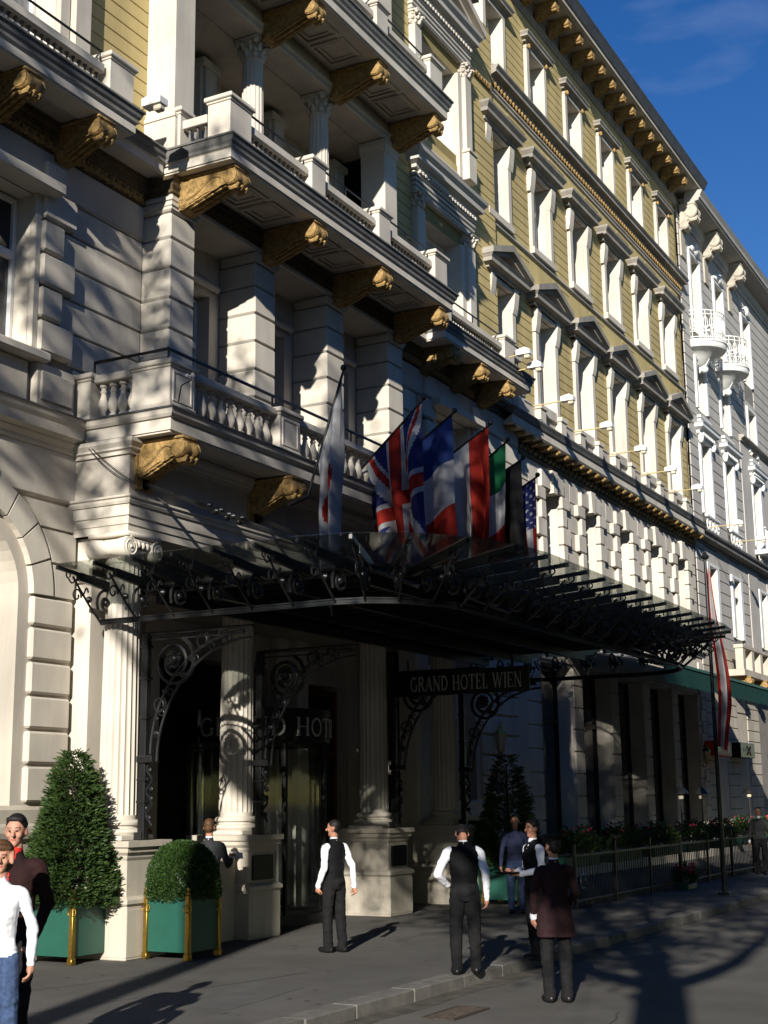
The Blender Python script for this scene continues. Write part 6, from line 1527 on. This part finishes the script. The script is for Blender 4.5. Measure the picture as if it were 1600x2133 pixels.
def person(label, loc, face, H=1.78, top='vest', legs_m='trousers', skin='skin', hair='hair', style='short', arms=None, hyaw=0, hpitch=0, stance=.10, stride=0.0, bow=0, vox=.011, build=1.0, grp=None, coatlen=None, female=False):
    """arms: dict side(+1 left, -1 right) -> (elbow, wrist, hand dir, palm dir, curl) in metres for H=1.78, local frame x forward, y left"""
    k = H/1.78; t = thing('person', label, 'person', loc, grp); B = Body()
    Z = lambda f: f*1.78
    up = lambda z: Vector((bow*max(0, (z-.95))*.9, 0, -.0))
    tm = {'vest': 'vest', 'suit': 'suit', 'coat': 'coat', 'jacket': 'jacket', 'white': 'shirt', 'blue': 'shirt_blue'}[top]
    am = {'vest': 'shirt', 'suit': 'suit', 'coat': 'coat', 'jacket': 'jacket', 'white': 'shirt', 'blue': 'shirt_blue'}[top]
    bw = build*(.90 if female else 1.0); ch = .02 if female else 0
    # legs
    for sy in (-1, 1):
        sx = stride*sy
        B.limb([(0, sy*.085, .92), (.015+sx*.5, sy*(.075+stance*.35), .50), (-.02+sx, sy*stance, .10)], [.098*bw, .076*bw, .066], legs_m)
        B.limb([(-.02+sx, sy*stance, .13), (-.018+sx, sy*stance, .065)], [.068, .074], legs_m)
        f = Vector((-.02+sx, sy*stance, 0)); B.blob(f+Vector((.075, sy*.012, .040)), .05, (2.5, .92, .80), 'shoe'); B.blob(f+Vector((-.035, 0, .045)), .045, (1.1, .9, 1.0), 'shoe')
    # torso
    waist = (.118 if not female else .095)*bw
    B.torso([((0, 0, .84), .095*bw, .135*bw), ((-.01, 0, .95), .118*bw, .168*bw), ((0, 0, 1.03), .112*bw, .160*bw)], legs_m)
    R0 = [((0, 0, 1.0), .116*bw, .166*bw), ((0, 0, 1.08), waist, .150*bw), ((0.012+ch, 0, 1.24), (.128+ch*.8)*bw, .170*bw), ((0.008+ch*.5, 0, 1.36), .118*bw, .180*bw), ((-.006, 0, 1.43), .092, .155*bw), ((-.008, 0, 1.475), .068, .085), ((-.006, 0, 1.50), .058, .062)]
    R0 = [(Vector(c)+up(c[2]), a, d) for c, a, d in R0]; B.torso(R0, tm, .006)
    if coatlen:
        B.swap = [(-1, coatlen-.004, tm, legs_m), (-1, coatlen-.004, 'coat_red', legs_m)]
        B.torso([((-.01, 0, coatlen), .165, .225), ((-.01, 0, coatlen+.02), .165, .225), ((0, 0, .95), .14, .195), ((0, 0, 1.06), .122, .165)], tm, .008)
    nb = Vector((0, 0, 1.49))+up(1.49)
    if top in ('vest', 'coat', 'suit'):
        for a in range(12): an = a*PI/6; B.mark(nb+Vector((-.004+.060*math.cos(an), .062*math.sin(an), .022)), .017, 'shirt' if top != 'suit' else 'shirt')
        B.limb([nb+Vector((0, 0, -.01)), nb+Vector((0, 0, .03))], [.066, .062], 'shirt')
    if top == 'vest':
        for q in range(5): B.mark(nb+Vector((.075+.012*q, 0, -.03-.045*q)), .034-.004*q, 'shirt')
    if top == 'jacket':
        for q in range(6): B.mark(nb+Vector((.07+.014*q, 0, -.01-.04*q)), .050-.004*q, 'red_shirt')
        B.limb([nb+Vector((0, 0, -.01)), nb+Vector((0, 0, .03))], [.068, .064], 'red_shirt')
    # arms
    for sy in (-1, 1):
        sh = Vector((-.005, sy*.185*bw, 1.415))+up(1.415); el, wr, hd, pd, cu = arms[sy]
        el, wr = Vector(el), Vector(wr)
        B.limb([sh-Vector((0, sy*.06, -.005)), sh, el], [.062*bw, .060*bw, .047*bw], am, .001); B.limb([el, wr], [.049*bw, .036], am, .001)
        if top in ('vest', 'coat', 'suit'): B.limb([wr+(wr-el).normalized()*-.03, wr], [.040, .040], 'shirt')
        B.hand(wr+(wr-el).normalized()*.01, hd, pd, skin, cu)
    tr = head(B, nb, hyaw, hpitch, skin, hair, style)
    if top == 'coat' and style == 'cap':   # peaked cap
        pass
    mw = Matrix.Translation(Vector(loc)) @ Matrix.Rotation(face, 4, 'Z') @ Matrix.Scale(k, 4)
    bo = B.finish('body', t, mw, vox)
    return t, mw, tr, nb
HANG = {1: ((-.03, .26, 1.13), (.03, .28, .87), (.1, 0, -1), (0, -1, 0), .55), -1: ((-.03, -.26, 1.13), (.03, -.28, .87), (.1, 0, -1), (0, 1, 0), .55)}
def yawdir(v): return math.atan2(v[1], v[0])
# waiter 1, walking toward the porch, head turned left
p = onZ(697, 1984)
person('waiter in black waistcoat and white shirt standing on the pavement looking left', p, math.radians(74), 1.78, hyaw=.55, style='cropped',
  arms={1: ((-.05, .235, 1.15), (.06, .25, .90), (.2, .0, -1), (0, -1, 0), .9), -1: ((-.12, -.245, 1.14), (-.10, -.29, .88), (-.1, -.2, -1), (0, 1, .2), .8)}, stance=.085, stride=.05, vox=.009)
# waiter 2 from behind, head bowed
p = onZ(972, 2029)
person('waiter seen from behind in black waistcoat, head bowed, near the kerb', p, math.radians(30), 1.79, hpitch=1.0, style='short', bow=.2,
  arms={1: ((-.08, .33, 1.16), (.12, .20, 1.02), (.8, -.6, -.1), (0, -.2, -1), .6), -1: ((-.03, -.26, 1.14), (.05, -.27, .87), (.15, .05, -1), (0, 1, 0), .5)}, stance=.12, stride=-.05, vox=.009, build=1.06)
# waiter 3 in profile holding a folder
p = onZ(1118, 2000)
t, mw, tr, nb = person('waiter in black waistcoat holding a dark folder, facing left beside the doorman', p, math.radians(140), 1.77, style='short', hyaw=.1,
  arms={1: ((.02, .26, 1.15), (.26, .14, 1.10), (1, -.5, .1), (0, -.3, 1), .7), -1: ((-.02, -.27, 1.14), (.25, -.12, 1.10), (1, .5, .05), (0, .3, 1), .7)}, stance=.09, stride=.03, vox=.009)
fo = thing('folder', 'dark folder held by the waiter facing left', 'folder', mw @ Vector((.36, 0, 1.14)))
b = MB(); b.cbox(.26, .50, -.16, .16, 1.105, 1.125, .004); o = b.build('cover', 'vest', fo); o.matrix_basis = mw; 
# doorman in the road
p = onZ(1163, 2088, -.13)
t, mw, tr, nb = person('doorman in long maroon coat and peaked cap standing in the road, back to us', p, math.radians(42), 1.76, top='coat', style='short', hyaw=.2, coatlen=.70,
  arms={1: ((-.02, .245, 1.15), (.08, .23, .91), (.15, 0, -1), (0, -1, 0), .6), -1: ((-.02, -.245, 1.15), (.16, -.17, .98), (.5, .4, -.6), (0, 1, 0), .6)}, stance=.09, stride=.03, vox=.010, build=.98)
c = MB(); 
hp = [tr((0, 0, .20)), tr((0, 0, .26)), tr((0, 0, .285))]
def ringpts(z, ra, rb): return [tr((ra*math.cos(2*PI*q/20), rb*math.sin(2*PI*q/20), z)) for q in range(20)]
rg_ = [ringpts(.165, .102, .088), ringpts(.205, .106, .092), ringpts(.235, .13, .118), ringpts(.255, .125, .112), ringpts(.262, .06, .055)]
c.add([v for r in rg_ for v in r], [(i*20+q, i*20+(q+1) % 20, (i+1)*20+(q+1) % 20, (i+1)*20+q) for i in range(4) for q in range(20)]+[list(range(80, 100))])
vz = [tr((.098*math.cos(a), .086*math.sin(a), .175)) for a in [-.9+.3*q for q in range(7)]]+[tr((.155*math.cos(a), .10*math.sin(a), .155)) for a in [.9-.3*q for q in range(7)]]
c.add(vz, [list(range(14))])
o = c.build('cap', 'vest', t); o.matrix_basis = mw
# man in dark suit with paper, behind the box shrub
t, mw, tr, nb = person('man in dark suit seen from behind with a sheet of paper, beside the porch pedestal', (onY(436, 1750, 12.02).x, 12.02, 0), math.radians(20), 1.80, top='suit', style='short', hair='hair_brown',
  arms={1: ((-.02, .27, 1.15), (.20, .20, 1.12), (1, -.2, .3), (0, -.5, .9), .5), -1: ((.05, -.27, 1.15), (.30, -.26, 1.22), (1, 0, .3), (0, .5, .9), .4)}, vox=.012)
pp = thing('paper', 'white sheet of paper held by the man in the dark suit', 'paper', mw @ Vector((.45, -.26, 1.25)))
b = MB(); b.add([(.34, -.42, 1.22), (.54, -.36, 1.30), (.54, -.16, 1.32), (.34, -.20, 1.24)], [(0, 1, 2, 3)]); b.add([(.34, -.42, 1.217), (.54, -.36, 1.297), (.54, -.16, 1.317), (.34, -.20, 1.237)], [(3, 2, 1, 0)]); o = b.build('sheet', 'paper', pp); o.matrix_basis = mw
# woman with phone in the porch
person('dark haired woman in dark top holding a phone to her face behind the porch parapet', (17.35, 13.5, .18), math.radians(-70), 1.70, top='suit', style='bun', skin='skin2', hair='hair', female=True, hyaw=.2, hpitch=.15,
  arms={1: ((.10, .25, 1.18), (.14, .08, 1.46), (.1, -.2, 1), (-.5, -.8, 0), .7), -1: ((.06, -.26, 1.16), (.22, -.10, 1.25), (1, .4, .3), (0, .6, .8), .6)}, vox=.011)
# couple entering at the left edge
def at_depth(x, y, dep):
    d = _ray(x, y); q = Vector((0, 0, CAMZ))+d*(dep/FPX); return q
q = at_depth(36, 1691, 11.5); Hm = q.z/1.0
person('dark haired man in dark red jacket over a red shirt at the left edge', (q.x, q.y, 0), math.radians(-165), Hm/1.02, top='jacket', legs_m='trousers', skin='skin2', style='curly', hyaw=.25, hpitch=.05,
  arms={1: ((-.07, .24, 1.15), (.06, .22, .93), (.3, -.2, -1), (0, -1, 0), .6), -1: ((-.07, -.24, 1.15), (.04, -.22, .92), (.3, .2, -1), (0, 1, 0), .6)}, stance=.09, stride=.08, vox=.0085, build=1.06)
q = at_depth(5, 1748, 10.6)
person('fair woman in white top and blue jeans at the left edge', (q.x, q.y, 0), math.radians(-150), q.z/1.02, top='white', legs_m='denim', skin='skin2', hair='hair_brown', style='bob', female=True, hyaw=.1,
  arms={1: ((-.05, .25, 1.15), (.02, .26, .90), (.1, 0, -1), (0, -1, 0), .5), -1: ((-.05, -.25, 1.15), (.02, -.26, .90), (.1, 0, -1), (0, 1, 0), .5)}, stance=.08, stride=-.10, vox=.0085)
# passer-by in shade behind the waiter with the folder, and one far off by the railing
p = onZ(1078, 1903)
person('person in blue shirt and jeans in the shade behind the waiter with the folder', p, math.radians(200), 1.75, top='blue', legs_m='denim', arms=HANG, vox=.014, style='short')
p = onZ(1588, 1822)
person('dark figure walking on the far pavement at the right edge', p, math.radians(190), 1.75, top='suit', arms=HANG, vox=.016, stride=.12)
